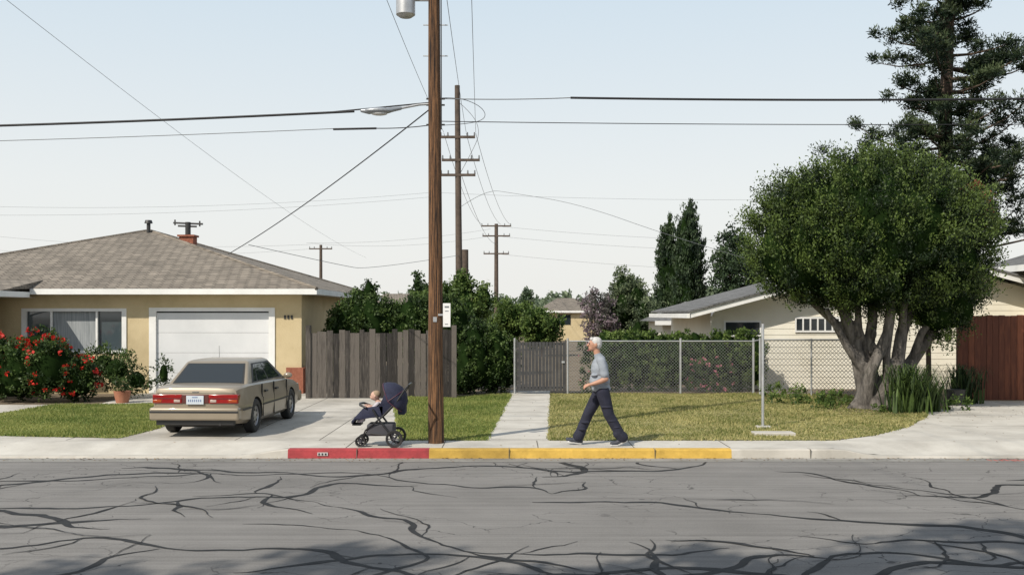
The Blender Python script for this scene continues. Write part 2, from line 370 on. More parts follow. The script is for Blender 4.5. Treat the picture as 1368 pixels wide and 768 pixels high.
group('driveway',[dl,boxes('expansion_joints',jt,M_joint)])
dr=sheet('driveway_slab_east',[(5.3,16.44),(60,16.44),(60,24),(11,24),(9.6,22.4),(8.9,21.5),(8.4,20.2),(7.3,18.4),(6.2,17.1)],.140,M_conc)
group('driveway.001',[dr,boxes('joints_east',[(8.2,30,18.6,18.615,.13,.1425),(11.5,11.515,16.5,23.8,.13,.1425)],M_joint)])
wk=sheet('path_slab',[(-.43,16.44),(.62,16.44),(1.04,27.2),(-.04,27.2)],.144,M_conc)
group('garden_path',[wk,boxes('path_joints',[(-.35+.04*i*1.1,.62+.03*i*1.1,16.6+i*1.5,16.615+i*1.5,.13,.1465) for i in range(7)],M_joint)])
def inpoly(P,poly):
    x,y=P[:,0],P[:,1]; c=np.zeros(len(P),bool); n=len(poly)
    for i in range(n):
        x1,y1=poly[i];x2,y2=poly[(i+1)%n]
        k=((y1>y)!=(y2>y))&(x<(x2-x1)*(y-y1)/(y2-y1+1e-12)+x1); c^=k
    return c
def lawn(name,poly,dens,m,h=.055):
    base=sheet('turf',poly,.147,M_grassg)
    a=np.array(poly); lo=a.min(0);hi=a.max(0); n=int((hi-lo).prod()*dens)
    P=R.uniform(lo-.03,hi+.03,(n,2)); P=P[inpoly(P,poly)]
    thin=(np.sin(P[:,0]*1.7+1.3*np.sin(P[:,1]*.9))+np.sin(P[:,1]*2.3+P[:,0]*.8)); P=P[R.uniform(0,1,len(P))<np.clip(1.15-.3*np.clip(thin,0,2),.4,1)]
    ed=[]
    for i in range(len(poly)):
        p,q=np.array(poly[i]),np.array(poly[(i+1)%len(poly)]); k=int(np.linalg.norm(q-p)*90); t=R.uniform(0,1,(k,1)); ed.append(p+(q-p)*t+R.normal(size=(k,2))*.022)
    P=np.concatenate([P]+ed); n=len(P)
    ang=R.uniform(0,6.28,n); w=.008+R.uniform(0,.008,n); patch=1+.35*np.sin(P[:,0]*2.1+np.sin(P[:,1]*1.3)*2); hh=h*R.uniform(.5,1.4,n)*patch; lean=R.normal(size=(n,2))*.025
    A=np.c_[P[:,0]-np.cos(ang)*w,P[:,1]-np.sin(ang)*w,np.full(n,.142)]; B=np.c_[P[:,0]+np.cos(ang)*w,P[:,1]+np.sin(ang)*w,np.full(n,.142)]
    C=np.c_[P+lean,.145+hh]
    bl=fastmesh('blades',np.stack([A,B,C],1),3,m,R.uniform(0,1,n)); return group(name,[base,bl])
lawn('lawn',lawn_mid,2300,L_grassd,.045); lawn('lawn.001',lawn_r,1200,L_grass,.034); lawn('lawn.002',lawn_l,2300,L_grassd,.045)
sheet('bare_soil_patch',[(-1.3,20.6),(-1.0,20.35),(-.75,20.5),(-.55,20.9),(-.6,21.2),(-1.0,21.6),(-1.4,21.3)],.152,mat('dry_patch',(.22,.14,.08),1,(.32,.22,.13),6,5))
n=900; P=np.c_[R.uniform(-14,14,n),15.36-np.abs(R.normal(size=n))*.16,np.full(n,.012)]
P2=np.c_[R.uniform(-13,13,420),R.uniform(15.6,25,420),np.full(420,.152)]; P3=np.c_[R.normal(size=500)*1.6+8.3,R.normal(size=500)*1.4+21.5,np.full(500,.165)]
P=np.concatenate([P,P2,P3]); Q=leafquads(P,.045,.028); Q[:,:,2]=P[:,None,2]+(Q[:,:,2]-P[:,None,2])*.25
fastmesh('fallen_leaves',Q,4,L_litter,R.uniform(0,1,len(Q)))
# ---------------------------------------------------------------- left house
y0=26.3; xr=-5.56
HP=[]
HP.append(boxes('front_wall',[(-16.5,-12.9,y0,y0+.2,.1,2.75),(-12.9,-10.25,y0,y0+.2,.1,1.25),(-12.9,-10.25,y0,y0+.2,2.34,2.75),(-10.25,-9.5,y0,y0+.2,.1,2.75),(-9.5,-6.33,y0,y0+.2,2.32,2.75),(-6.33,xr,y0,y0+.2,.1,2.75)],M_stucco))
HP.append(boxes('side_wall',[(xr-.2,xr+.003,y0+.201,38.1,.1,2.75)],M_stucco))
HP.append(box('back_wall',-16.5,xr-.21,37.9,38.1,.1,2.75,M_stucco))
HP.append(box('interior_dark',-16.3,xr-.3,y0+.9,y0+1.0,.1,2.7,M_dark))
HP.append(boxes('garage_door',[(-9.4,-6.42,y0+.03,y0+.08,.15+i*.53,.15+i*.53+.524) for i in range(4)],M_door,.004))
HP.append(boxes('garage_trim',[(-9.58,-9.4,y0-.03,y0+.05,.15,2.3),(-6.42,-6.26,y0-.03,y0+.05,.15,2.3),(-9.58,-6.26,y0-.035,y0+.05,2.3,2.40)],M_white))
HP.append(boxes('window_frame',[(-12.95,-12.83,y0-.03,y0+.06,1.2,2.38),(-10.3,-10.18,y0-.03,y0+.06,1.2,2.38),(-12.83,-10.3,y0-.03,y0+.06,2.3,2.38),(-12.83,-10.3,y0-.03,y0+.06,1.2,1.27),(-12.2,-12.15,y0+.0,y0+.06,1.27,2.3),(-11.0,-10.95,y0+.0,y0+.06,1.27,2.3)],M_white))
HP.append(box('window_glass',-12.83,-10.3,y0+.08,y0+.09,1.27,2.3,mat('clear_dark_glass',(.06,.08,.09),.04,spec=.9)))
HP.append(boxes('curtain',[(-12.14,-11.01,y0+.065,y0+.075,1.27,2.3)],M_curt))
HP.append(box('brick_wainscot',-5.95,xr+.06,y0-.08,y0-.002,.1,.82,M_brick)); HP.append(box('brick_wainscot_side',xr+.005,xr+.08,y0,y0+1.1,.1,.82,M_brick))
HP.append(boxes('house_number',[(-6.02+.09*i,-5.97+.09*i,y0-.02,y0-.004,2.1,2.2) for i in range(3)],M_dark))
HP.append(boxes('side_window_frame',[(xr+.004,xr+.05,31.9,33.5,1.55,2.35)],M_white)); HP.append(box('side_window_glass',xr+.051,xr+.06,32.05,33.35,1.62,2.28,M_glass))
e=.5; ex0,ex1,ey0,ey1,ez=-18.6,xr+.5,y0-e,38.7,2.76
px,py_,pz=-11.8,ey0+6.55,4.95
HP.append(mesh('roof',[(ex0,ey0,ez+.13),(ex1,ey0,ez+.13),(ex1,ey1,ez+.13),(ex0,ey1,ez+.13),(px,py_,pz)],[(0,1,4),(1,2,4),(2,3,4),(3,0,4)],M_roof))
HP.append(boxes('fascia',[(-12.499,ex1-.03,ey0,ey0+.03,ez-.02,ez+.125),(ex1-.03,ex1,ey0,ey1,ez-.02,ez+.125)],M_white))
HP.append(box('soffit',ex0+.03,ex1-.03,ey0+.031,ey1,ez-.012,ez-.002,M_white))
HP.append(tubes('hip_caps',[([(ex1,ey0,ez+.13),(px,py_,pz)],.05),([(ex1,ey1,ez+.13),(px,py_,pz)],.05),([(ex0,ey0,ez+.13),(px,py_,pz)],.05)],M_roof,6))
HP.append(tubes('roof_vent',[([(px+.1,py_-.3,pz-.1),(px+.1,py_-.3,pz+.22)],.06),([(px+.1,py_-.3,pz+.2),(px+.1,py_-.3,pz+.3)],[.13,.1])],M_dark))
HP.append(boxes('chimney',[(-10.7,-10.25,32.0,32.4,4.1,4.72),(-10.75,-10.2,31.95,32.45,4.721,4.78)],M_brick))
HP.append(tubes('antenna',[([(-10.48,32.2,4.78),(-10.48,32.2,5.2)],.09),([(-10.95,32.2,5.18),(-10.0,32.2,5.14)],.03),([(-10.8,32.2,5.08),(-10.2,32.2,5.06)],.03),([(-10.9,32.2,5.1),(-10.9,32.2,5.28)],.025),([(-10.1,32.2,5.06),(-10.1,32.2,5.24)],.025)],M_dark,8))
sl_=(pz-ez-.13)/6.55; zr=ez+.13+sl_*.75+.012
HP.append(mesh('porch_roof',[(-22,24.3,2.80),(-12.5,24.3,2.80),(-12.5,ey0+.75,zr),(-22,ey0+.75,zr),(-12.5,ey0,ez+.13)],[(0,1,2,3),(1,4,2)],M_roof))
HP.append(boxes('porch_fascia',[(-22,-12.5,24.27,24.299,2.66,2.795),(-12.53,-12.5,24.3,ey0,2.66,2.80)],M_white))
HP.append(box('porch_soffit',-22,-12.54,24.3,26.2,2.66,2.67,M_white))
HP.append(box('wing_wall',-22,-13.35,25.3,25.5,.1,2.655,M_stucco))
HP.append(tube('downspout',[(-12.7,24.33,2.64),(-12.8,24.7,2.4),(-13.3,25.22,2.2),(-13.3,25.24,.2)],.04,M_white))
group('stucco_house',HP)
# ---------------------------------------------------------------- fences
bs=[];x=-5.0
while x<-1.5:
    w=random.uniform(.11,.15); h=random.uniform(1.74,1.86); yy=24.75+random.uniform(-.012,.012); bs.append((x,x+w,yy,yy+.02,.15,h)); x+=w+random.uniform(.003,.014)
group('wooden_fence',[boxes('boards',bs,M_fwood),boxes('rails',[(-5.1,-1.5,24.79,24.84,.45,.55),(-5.1,-1.5,24.79,24.84,1.45,1.55)],M_fwood),boxes('posts',[(-5.12,-5.0,24.7,24.82,.13,1.95),(-1.5,-1.38,24.7,24.82,.13,1.95)],M_fwood)])
bs=[];x=.16
while x<1.38:
    bs.append((x,x+.075,26.08,26.095,.22,1.5)); x+=.09
group('garden_gate',[boxes('gate_slats',bs,M_gate),boxes('gate_frame',[(.13,1.40,26.1,26.13,.28,.33),(.13,1.40,26.1,26.13,1.42,1.47),(.115,.15,26.07,26.135,.18,1.56),(1.385,1.415,26.07,26.135,.18,1.56)],M_gate),boxes('gate_latch',[(1.3,1.38,26.05,26.078,.95,1.0)],M_galv)])
bs=[];x=10.9
while x<19:
    w=.14; bs.append((x,x+w,24.1+random.uniform(-.01,.01),24.125,.15,2.2+random.uniform(-.015,.015))); x+=w+.008
group('redwood_fence',[boxes('boards_red',bs,M_rwood),boxes('rails_red',[(10.9,19,24.13,24.17,.5,.6),(10.9,19,24.13,24.17,1.8,1.9)],M_rwood),boxes('post_red',[(10.78,10.9,24.05,24.17,.13,2.3)],M_rwood)])
def chain(x0,x1,y,z0,z1,p=.085,w=.0026):
    Q=[];h=z1-z0
    for s in (1,-1):
        x=x0-h
        while x<x1+h:
            t0,t1=0,h
            if s>0: t0=max(0,x0-x); t1=min(h,x1-x)
            else: t0=max(0,x-x1); t1=min(h,x-x0)
            if t1>t0:
                A=np.array([x+s*t0,y+.003*s,z0+t0]);B=np.array([x+s*t1,y+.003*s,z0+t1]); o=np.array([-s*w*.7,0,w*.7])
                Q.append([A-o,B-o,B+o,A+o])
            x+=p
    return np.array(Q)
Q=np.concatenate([chain(1.5,6.3,26.1,.18,1.5),chain(6.36,8.95,25.6,.18,1.55,.10,.006)])
tb=[([(x,26.1,.13),(x,26.1,1.6)],.03) for x in (.07,1.46,4.42,6.33)]+[([(7.7,25.6,.13),(7.7,25.6,1.6)],.022),([(8.95,25.6,.13),(8.95,25.6,1.6)],.03),([(6.33,26.1,1.52),(6.4,25.6,1.57)],.02),([(1.5,26.1,1.52),(6.33,26.1,1.52)],.018),([(6.38,25.6,1.57),(8.95,25.6,1.57)],.02),([(6.38,25.6,.13),(6.38,25.6,1.62)],.03)]
group('chain_link_fence',[fastmesh('mesh_wires',Q,4,M_mesh),tubes('posts_and_rails',tb,M_galv)])
# ---------------------------------------------------------------- right houses
def siding(name,x0,x1,y,z0,zt,m,gable=None,h=.17,horizontal='x',lap=.010):
    V=[];F=[];z=z0
    while z<zt:
        z1=min(z+h,zt)
        if gable:
            a1,b1=gable(z1); a0,b0=gable(z)
        else: a0=a1=x0;b0=b1=x1
        if b1<=a1: break
        k=len(V); P=[(a0,y-lap,z),(b0,y-lap,z),(b1,y,z1),(a1,y,z1),(a0,y,z),(b0,y,z)]
        if horizontal=='y': P=[(q[1],q[0],q[2]) for q in P]
        V+=P; F+=[(k,k+1,k+2,k+3),(k,k+4,k+5,k+1)]; z=z1
    return mesh(name,V,F,m)
W=[]
hx0,hx1,hp=5.6,17.,11.3; sl=.262; hz=2.3; Y=28.; YB=35.
def gb(z):
    if z<=hz: return hx0,hx1
    d=(z-hz)/sl; return hx0+d,hx1-d
W.append(siding('front_siding',hx0,hx1,Y,.12,3.75,M_siding,gb))
W.append(siding('side_siding',Y,YB,hx0,.12,2.3,M_siding,horizontal='y'))
def rake(x0,z0,x1,z1,ya,yb,t,m,name):
    V=[(x0,ya,z0),(x1,ya,z1),(x1,yb,z1),(x0,yb,z0),(x0,ya,z0+t),(x1,ya,z1+t),(x1,yb,z1+t),(x0,yb,z0+t)]
    return mesh(name,V,BF,m)
W.append(rake(hx0-.7,hz-.18,hp,hz+sl*(hp-hx0)+.01,Y-.6,Y-.56,.16,M_white,'rake_left'))
W.append(rake(hp,hz+sl*(hp-hx0)+.01,hx1+.7,hz-.18,Y-.6,Y-.56,.16,M_white,'rake_right'))
W.append(rake(hx0-.72,hz-.02,hp,hz+sl*(hp-hx0)+.17,Y-.65,YB,.05,M_roofg,'roof_left'))
W.append(rake(hp,hz+sl*(hp-hx0)+.17,hx1+.72,hz-.02,Y-.65,YB,.05,M_roofg,'roof_right'))
W.append(rake(hx0-.69,hz-.14,hp,hz+sl*(hp-hx0)+.04,Y-.55,YB,.02,M_white,'soffit_left'))
W.append(box('gutter_left',hx0-.78,hx0-.68,Y-.6,YB,hz-.18,hz-.05,M_white))
W.append(boxes('clerestory_frame',[(7.95,9.25,Y-.05,Y-.023,1.72,1.77),(7.95,9.25,Y-.05,Y-.023,2.1,2.15)]+[(7.95+.2*i*1.03,7.99+.2*i*1.03,Y-.049,Y-.024,1.771,2.099) for i in range(7)],M_white))
W.append(box('clerestory_glass',7.96,9.2,Y-.03,Y-.0225,1.73,2.14,M_glass))
W.append(boxes('window_west_frame',[(5.95,7.0,Y-.05,Y-.023,1.6,2.05)],M_white)); W.append(box('window_west_glass',6.0,6.95,Y-.055,Y-.0505,1.65,2.0,M_glass))
W.append(siding('wing_side_siding',22.6,31,14.5,.12,3.6,M_cream,horizontal='y'))
W.append(siding('wing_front_siding',14.5,24,26.2,.12,3.6,M_cream))
W.append(rake(13.9,3.52,18.5,4.9,22.2,29.8,.06,M_roofg,'wing_roof_slope')); W.append(rake(18.5,4.9,24,3.5,22.2,29.8,.06,M_roofg,'wing_roof_slope_east'))
W.append(box('wing_fascia_white',13.84,13.895,22.2,29.8,3.4,3.57,M_white)); W.append(mesh('wing_gable_end',[(14.5,29.7,.1),(24,29.7,.1),(24,29.7,3.45),(18.5,29.7,4.88),(14.5,29.7,3.68)],[(0,1,2,3,4)],M_cream))
W.append(box('wing_soffit',13.9,14.5,22.2,29.8,3.44,3.45,M_white))
W.append(tube('vent_pipe',[(15.2,29,3.9),(15.2,29,4.5)],.09,M_dark))
group('siding_house',W)
def small_house(name,x0,x1,ya,yb,ze,zr,wm,rm):
    o=.35
    p=[box('walls',x0,x1,ya,yb,.1,ze,wm), mesh('hip_roof',[(x0-o,ya-o,ze),(x1+o,ya-o,ze),(x1+o,yb+o,ze),(x0-o,yb+o,ze),((x0*2+x1)/3,(ya+yb)/2,zr),((x0+2*x1)/3,(ya+yb)/2,zr)],[(0,1,5,4),(1,2,5),(2,3,4,5),(3,0,4),(0,3,2,1)],rm),
       boxes('fascia_boards',[(x0-o,x1+o,ya-o-.03,ya-o-.001,ze-.14,ze+.02)],M_white),
       boxes('windows',[(x0+(x1-x0)*.3,x0+(x1-x0)*.55,ya-.03,ya-.002,ze-1.1,ze-.3)],M_glass)]
    return group(name,p)
small_house('garden_cottage',5.9,9.6,39,43,1.95,2.75,M_siding,M_roofg)
small_house('distant_house',2.4,6.6,80,88,2.5,3.6,M_stucco,M_roof)
small_house('distant_house.001',-16,-6,95,105,2.6,4.3,M_siding,M_roof)
small_house('distant_house.002',-34,-23,60,70,2.8,4.9,M_stucco,M_roof)
# ---------------------------------------------------------------- round tree
tp=[]; bx,by=7.85,22.0
def limb(pts,rs):
    for i in range(len(pts)-1): tp.append(('c',pts[i],pts[i+1],rs[i],rs[i+1],0))
limb([(bx-.05,by,.1),(bx-.02,by,.5),(bx-.14,by,1.0),(bx-.28,by,1.6),(bx-.6,by-.1,2.4),(bx-1.0,by-.1,3.5)],[.30,.21,.17,.14,.11,.07])
limb([(bx+.1,by+.05,.1),(bx+.15,by,.6),(bx+.03,by+.1,1.3),(bx+.12,by,2.1),(bx+.05,by,3.2)],[.28,.18,.13,.11,.08])
limb([(bx+.1,by-.05,.1),(bx+.3,by,.5),(bx+.62,by-.1,1.1),(bx+.72,by-.1,1.8),(bx+1.05,by,2.7),(bx+1.5,by,3.6)],[.28,.2,.15,.13,.11,.07])
limb([(bx+.2,by+.1,.15),(bx+.58,by+.1,.6),(bx+1.05,by+.2,1.15),(bx+1.5,by+.2,1.8),(bx+2.0,by+.3,2.7)],[.26,.19,.14,.12,.08])
limb([(bx-.1,by-.1,.3),(bx-.0,by-.25,1.0),(bx+.33,by-.3,1.8),(bx+.4,by-.5,2.8)],[.18,.13,.11,.07])
limb([(bx-.28,by,1.6),(bx-.75,by+.1,2.1),(bx-1.5,by+.2,2.8)],[.11,.09,.06]); limb([(bx+.72,by-.1,1.8),(bx+.65,by-.4,2.4),(bx+.9,by-.6,3.1)],[.10,.08,.06])
limb([(bx+1.05,by+.2,1.15),(bx+1.15,by-.1,1.8),(bx+1.6,by-.3,2.5)],[.10,.08,.06]); limb([(bx+.03,by+.1,1.3),(bx-.22,by-.1,1.9),(bx-.3,by-.2,2.8)],[.10,.08,.06])
limb([(bx-.14,by-.1,1.0),(bx-.5,by-.2,1.5),(bx-.95,by-.2,2.3)],[.10,.09,.06]); limb([(bx+.4,by-.1,.7),(bx+.35,by-.2,1.4),(bx+.55,by-.1,2.4)],[.10,.085,.06])
limb([(bx-.42,by-.1,.12),(bx,by,.4)],[.09,.18]); limb([(bx+.65,by-.25,.1),(bx+.2,by,.4)],[.09,.18]); limb([(bx+.1,by-.4,.1),(bx+.1,by,.45)],[.09,.16])
for i in range(30):
    h=random.uniform(.2,2.0); t=random.choice([(bx-.02-.12*h,by-.15),(bx+.15+.33*h,by-.13),(bx+.1,by-.1)]); tp.append(('e',(t[0],t[1],h),(random.uniform(.06,.1),random.uniform(.05,.09),random.uniform(.07,.14)),0))
tr=body('trunk_and_limbs',tp,[M_bark],.025,2)
ell=[((7.9,22.2,4.0),(2.6,2.5,1.75)),((6.7,22.0,3.6),(1.45,1.6,1.2)),((9.2,22.1,3.35),(1.4,1.6,1.4)),((8.0,22.1,4.7),(1.85,1.8,1.08)),((9.5,22.0,2.6),(.85,.9,.95)),((7.6,21.6,2.9),(1.4,1.0,.6)),((9.3,22.1,4.4),(1.1,1.2,.9)),((6.7,22.1,4.5),(1.0,1.2,.8))]
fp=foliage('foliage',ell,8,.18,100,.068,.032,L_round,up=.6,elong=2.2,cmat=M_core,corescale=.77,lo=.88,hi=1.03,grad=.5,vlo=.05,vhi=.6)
group('round_topped_tree',[tr]+fp)
fr_=foliage('rust_leaves',[((10.75,23.2,4.9),(.4,.4,.35)),((10.95,23.4,4.6),(.3,.3,.3))],16,.14,34,.10,.035,L_rust)
group('bottlebrush_shrub',fr_+[tube('stem',[(10.3,24.6,.1),(10.2,24.4,2.5),(10.7,23.5,4.8)],[.07,.05,.03],M_barkd)])
# ---------------------------------------------------------------- pine
pxx,pyy=17.5,40.
trunk=tube('pine_trunk',[(pxx+.2,pyy,.1),(pxx,pyy,5),(pxx-.1,pyy,10),(pxx+.1,pyy,15),(pxx,pyy,19)],[.5,.36,.27,.17,.05],M_barkd)
br=[];Q=[];vals=[]
z=5.0
while z<20:
    t=(z-5)/15; Lm=4.0*(1-t)**.45*(.8+.25*math.sin(z*1.7))+.4
    for k in range(5):
        a=random.uniform(0,6.28); L_=Lm*random.uniform(.5,1.1); rise=random.uniform(0,.45)
        p0=np.array([pxx,pyy,z]); dirv=np.array([math.cos(a),math.sin(a),0])
        pts=[p0+dirv*L_*s+np.array([0,0,rise*L_*s*s+(-.12*math.sin(s*3)*L_*.5)]) for s in (0,.35,.7,1)]
        br.append((pts,[.07,.05,.03,.012]))
        for s in np.linspace(.4,1.04,max(2,int(L_*2.1))):
            c=p0+dirv*L_*s+np.array([0,0,rise*L_*s*s+.1])+R.normal(size=3)*.26*np.array([1,1,.6]); n=170
            rr=random.uniform(.28,.52); j=R.normal(size=(n,3)); j/=np.linalg.norm(j,axis=1)[:,None]; C=c+j*R.uniform(.1,1,(n,1))*rr*np.array([1.15,1.15,.85])
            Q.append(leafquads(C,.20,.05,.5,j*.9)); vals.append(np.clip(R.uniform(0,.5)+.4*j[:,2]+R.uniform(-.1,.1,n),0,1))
    z+=random.uniform(.42,.58)
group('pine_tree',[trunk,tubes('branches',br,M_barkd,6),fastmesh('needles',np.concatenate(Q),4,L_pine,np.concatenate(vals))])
# ---------------------------------------------------------------- cypresses etc
def cypress(name,x,y,h,r):
    e=[((x,y,.5+h*.3),(r,r,h*.32)),((x+.05,y,.5+h*.55),(r*.9,r*.9,h*.3)),((x-.05,y,h*.78),(r*.62,r*.62,h*.22)),((x+.05,y,h*.94),(r*.24,r*.24,h*.1))]
    p=foliage('cypress_foliage',e,9,.20,40,.22,.08,L_cyp,up=1.8,elong=2.2,cmat=M_core,corescale=.82,zmin=.1)
    return group(name,[tube('trunk',[(x,y,.1),(x,y,h*.6)],[.18,.08],M_barkd)]+p)
cypress('cypress_tree',10.75,60,8.7,.85); cypress('cypress_tree.001',9.6,61,7.9,.8); cypress('cypress_tree.002',10.3,59,8.2,.75)
def tree(name,x,y,zb,zt,r,lm,dens=4,L=.2,W=.11,rc=.35,per=34,n=6,ry=None,th=.12,core=True):
    e=[];h=zt-zb
    e.append(((x,y,zb+h*.45),(r*.7,(ry or r)*.7,h*.42)))
    for i in range(n):
        a=6.28*i/n+random.uniform(-.4,.4); s=random.uniform(.32,.5)
        e.append(((x+math.cos(a)*r*(1-s),y+math.sin(a)*(ry or r)*(1-s),zb+h*random.uniform(.3,.72)),(r*s,r*s,h*s*.62)))
    e.append(((x+random.uniform(-.2,.2)*r,y,zt-h*.22),(r*.42,r*.42,h*.22)))
    p=foliage('leaves',e,dens,rc,per,L,W,lm,cmat=M_core if core else None,corescale=.66,zmin=.12)
    st=[([(x,y,.1),(x+.05,y,zb+h*.35)],[th*1.3,th*.8])]
    for i in range(5):
        a=1.26*i; st.append(([(x+.03,y,zb+.05*h),(x+math.cos(a)*r*.55,y+math.sin(a)*r*.5,zb+h*.6)],[th*.7,th*.25]))
    return group(name,[tubes('trunk_limbs',st,M_barkd,8)]+p)
tree('olive_tree',13.0,57,1.8,7.3,1.9,L_cyp,3.0,.22,.11,.36,26,8,core=False)
tree('eucalyptus_tree',5.2,46,.6,4.3,1.35,L_olive,5,.16,.08,.28,30)
tree('jacaranda_tree',4.0,45,.4,3.3,1.1,L_purple,5,.14,.07,.26,30,core=False)
tree('jacaranda_tree.001',6.0,44,.4,2.9,.95,L_olive,5,.14,.07,.26,26)
tree('citrus_tree',-1.5,33.5,1.5,3.65,.95,L_bright,8,.12,.07,.22,36)
tree('ornamental_tree',-2.7,34,1.2,3.2,.8,L_bright,8,.12,.07,.22,36)
tree('background_tree',1.5,50,.4,2.7,1.1,L_bright,5,.16,.09,.28,30)
tree('background_tree.001',-.1,58,.4,3.0,1.4,L_bright,4,.18,.11,.32,30)
tree('background_tree.002',6.3,52,.4,2.9,1.4,L_bright,4,.2,.12,.32,30)
tree('background_tree.003',1.1,75,2.6,4.1,.55,L_far,5,.2,.12,.3,30)
tree('background_tree.004',-4.2,45,1.5,4.2,.5,L_dark,6,.18,.1,.25,30)
tree('background_tree.005',8.2,64,.4,3.3,2.2,L_far,3,.25,.14,.4,30)
e=[]
for i in range(9): e.append(((-4.55+i*.36,27.6+random.uniform(-.3,.3),1.75+random.uniform(-.1,.15)),(.62,.6,.95+random.uniform(-.15,.22))))
e.append(((-3.95,27.6,2.75),(.2,.2,.45))); e.append(((-4.2,27.6,2.6),(.3,.3,.35)))
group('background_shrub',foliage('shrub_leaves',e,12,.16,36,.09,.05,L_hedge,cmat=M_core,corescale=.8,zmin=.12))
e=[((-.95,26.4,1.1),(.5,.5,1.0)),((-.45,26.5,1.05),(.5,.5,.95)),((-1.2,26.2,.7),(.35,.4,.6)),((-.1,26.6,.9),(.28,.4,.7))]
group('ivy_bush',foliage('ivy_leaves',e,18,.13,36,.08,.05,L_hedge,cmat=M_core,corescale=.85,zmin=.12))
e=[]
for i in range(14): 
    x=2.55+i*.31; e.append(((x,27.1+random.uniform(-.1,.1),.95+random.uniform(-.05,.08)),(.36,.42,.80)))
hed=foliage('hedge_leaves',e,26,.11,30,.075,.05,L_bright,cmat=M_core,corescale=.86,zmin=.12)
e2=[((5.0,26.75,.65),(.35,.25,.4)),((5.6,26.7,.6),(.4,.25,.45))]
group('privet_hedge',hed); group('oleander_shrub',foliage('oleander_leaves',e2,22,.1,26,.08,.035,L_hedge,zmin=.13)+[flowers('pink_blooms',e2,26,.05,F_pink,.2)])
group('climbing_shrub',foliage('climber_leaves',[((2.0,26.4,.65),(.18,.2,.6)),((1.9,26.5,1.2),(.2,.2,.3))],22,.1,26,.07,.045,L_hedge,zmin=.13)+[flowers('blooms',[((1.95,26.3,.9),(.2,.2,.6))],16,.04,F_pink,.2)])
e=[]
for i in range(70):
    x=-120+i*3.5+random.uniform(-1,1); h=random.uniform(1.6,3.0); e.append(((x,125+random.uniform(-15,15),h*.8),(random.uniform(2.5,4.5),3,h)))
group('distant_trees',foliage('distant_foliage',e,1.1,.8,16,.7,.4,L_far,cmat=mat('far_light_block',(.05,.07,.045),1,(.08,.10,.065),.5),corescale=.9,zmin=.1))  # distant belt also gets added light-blocking cores
e=[((-11.7,23.7,.85),(.75,.6,.75)),((-10.95,23.6,.95),(.7,.6,.7)),((-12.3,23.8,1.05),(.5,.5,.75)),((-10.4,23.8,.7),(.5,.5,.55)),((-11.3,23.9,1.25),(.6,.5,.6))]
group('rose_bush',foliage('rose_leaves',e,16,.13,32,.08,.05,L_hedge,cmat=M_core,corescale=.78,zmin=.13)+[flowers('red_roses',e,38,.085,F_red,.35)])
e=[((-9.75,24.6,.85),(.5,.5,.5)),((-9.3,24.7,.6),(.4,.4,.4)),((-10.2,24.9,.95),(.5,.4,.5)),((-8.95,25.6,.7),(.2,.2,.45))]
group('garden_shrub',foliage('garden_leaves',e,15,.16,24,.10,.035,L_hedge,cmat=M_core,corescale=.5,zmin=.13))
group('dark_shrub',foliage('dark_leaves',[((-12.9,24.3,.9),(.5,.4,.8)),((-13.5,24.2,1.1),(.5,.4,.9))],14,.14,26,.1,.06,L_dark,cmat=M_core,zmin=.13))
group('flower_pot',[tubes('pot',[([( -9.2,23.5,.14),(-9.2,23.5,.42)],[.14,.2])],mat('terracotta',(.30,.12,.07),.9,(.38,.17,.1),5))]+foliage('pot_plant',[((-9.2,23.5,.55),(.2,.2,.18))],30,.08,20,.08,.03,L_hedge))
def strappy(name,cx,cy,n,h,r,m):
    Q=[];vals=[]
    for i in range(n):
        a=random.uniform(0,6.28); L_=random.uniform(.7,1.2); ox,oy=random.gauss(0,r*.28),random.gauss(0,r*.2); w=.02;P=[]
        for s in np.linspace(0,1,6):
            rr=r*L_*(s**1.2)*.9; zz=.13+h*L_*(math.sin(s*2.35)*1.0); P.append(np.array([cx+ox+math.cos(a)*rr,cy+oy+math.sin(a)*rr,max(.14,zz)]))
        t=np.array([-math.sin(a),math.cos(a),0])
        for j in range(5):
            w0=w*(1-j/5.2);w1=w*(1-(j+1)/5.2); Q.append([P[j]-t*w0,P[j]+t*w0,P[j+1]+t*w1,P[j+1]-t*w1]); vals.append(random.random()*.9)
    return group(name,[fastmesh('strap_leaves',np.array(Q),4,m,vals)])
strappy('agapanthus',8.35,21.0,280,.9,.62,L_hedge); strappy('agapanthus.001',8.95,21.4,160,.65,.5,L_hedge); strappy('flax_plant',10.6,23.3,130,.8,.55,L_dark)
e=[((7.0,21.9,.25),(.45,.3,.16)),((6.4,23.2,.25),(.5,.3,.15)),((7.3,22.6,.3),(.4,.3,.2)),((6.8,24.8,.3),(.6,.3,.2)),((9.7,21.8,.25),(.3,.3,.18)),((8.0,21.2,.22),(.35,.2,.12))]
group('ground_cover_plants',foliage('cover_leaves',e,24,.09,22,.07,.04,L_bright,zmin=.13))
sheet('planting_bed',[(6.2,21.5),(8.2,20.7),(8.9,21.2),(9.7,22.2),(10.8,24.2),(9.6,26),(8.7,26),(7.4,22.9)],.1485,M_soil)
group('plant_pots',[tubes('pots',[([(10.2,22.9,.14),(10.2,22.9,.5)],[.16,.22])],M_dark)])
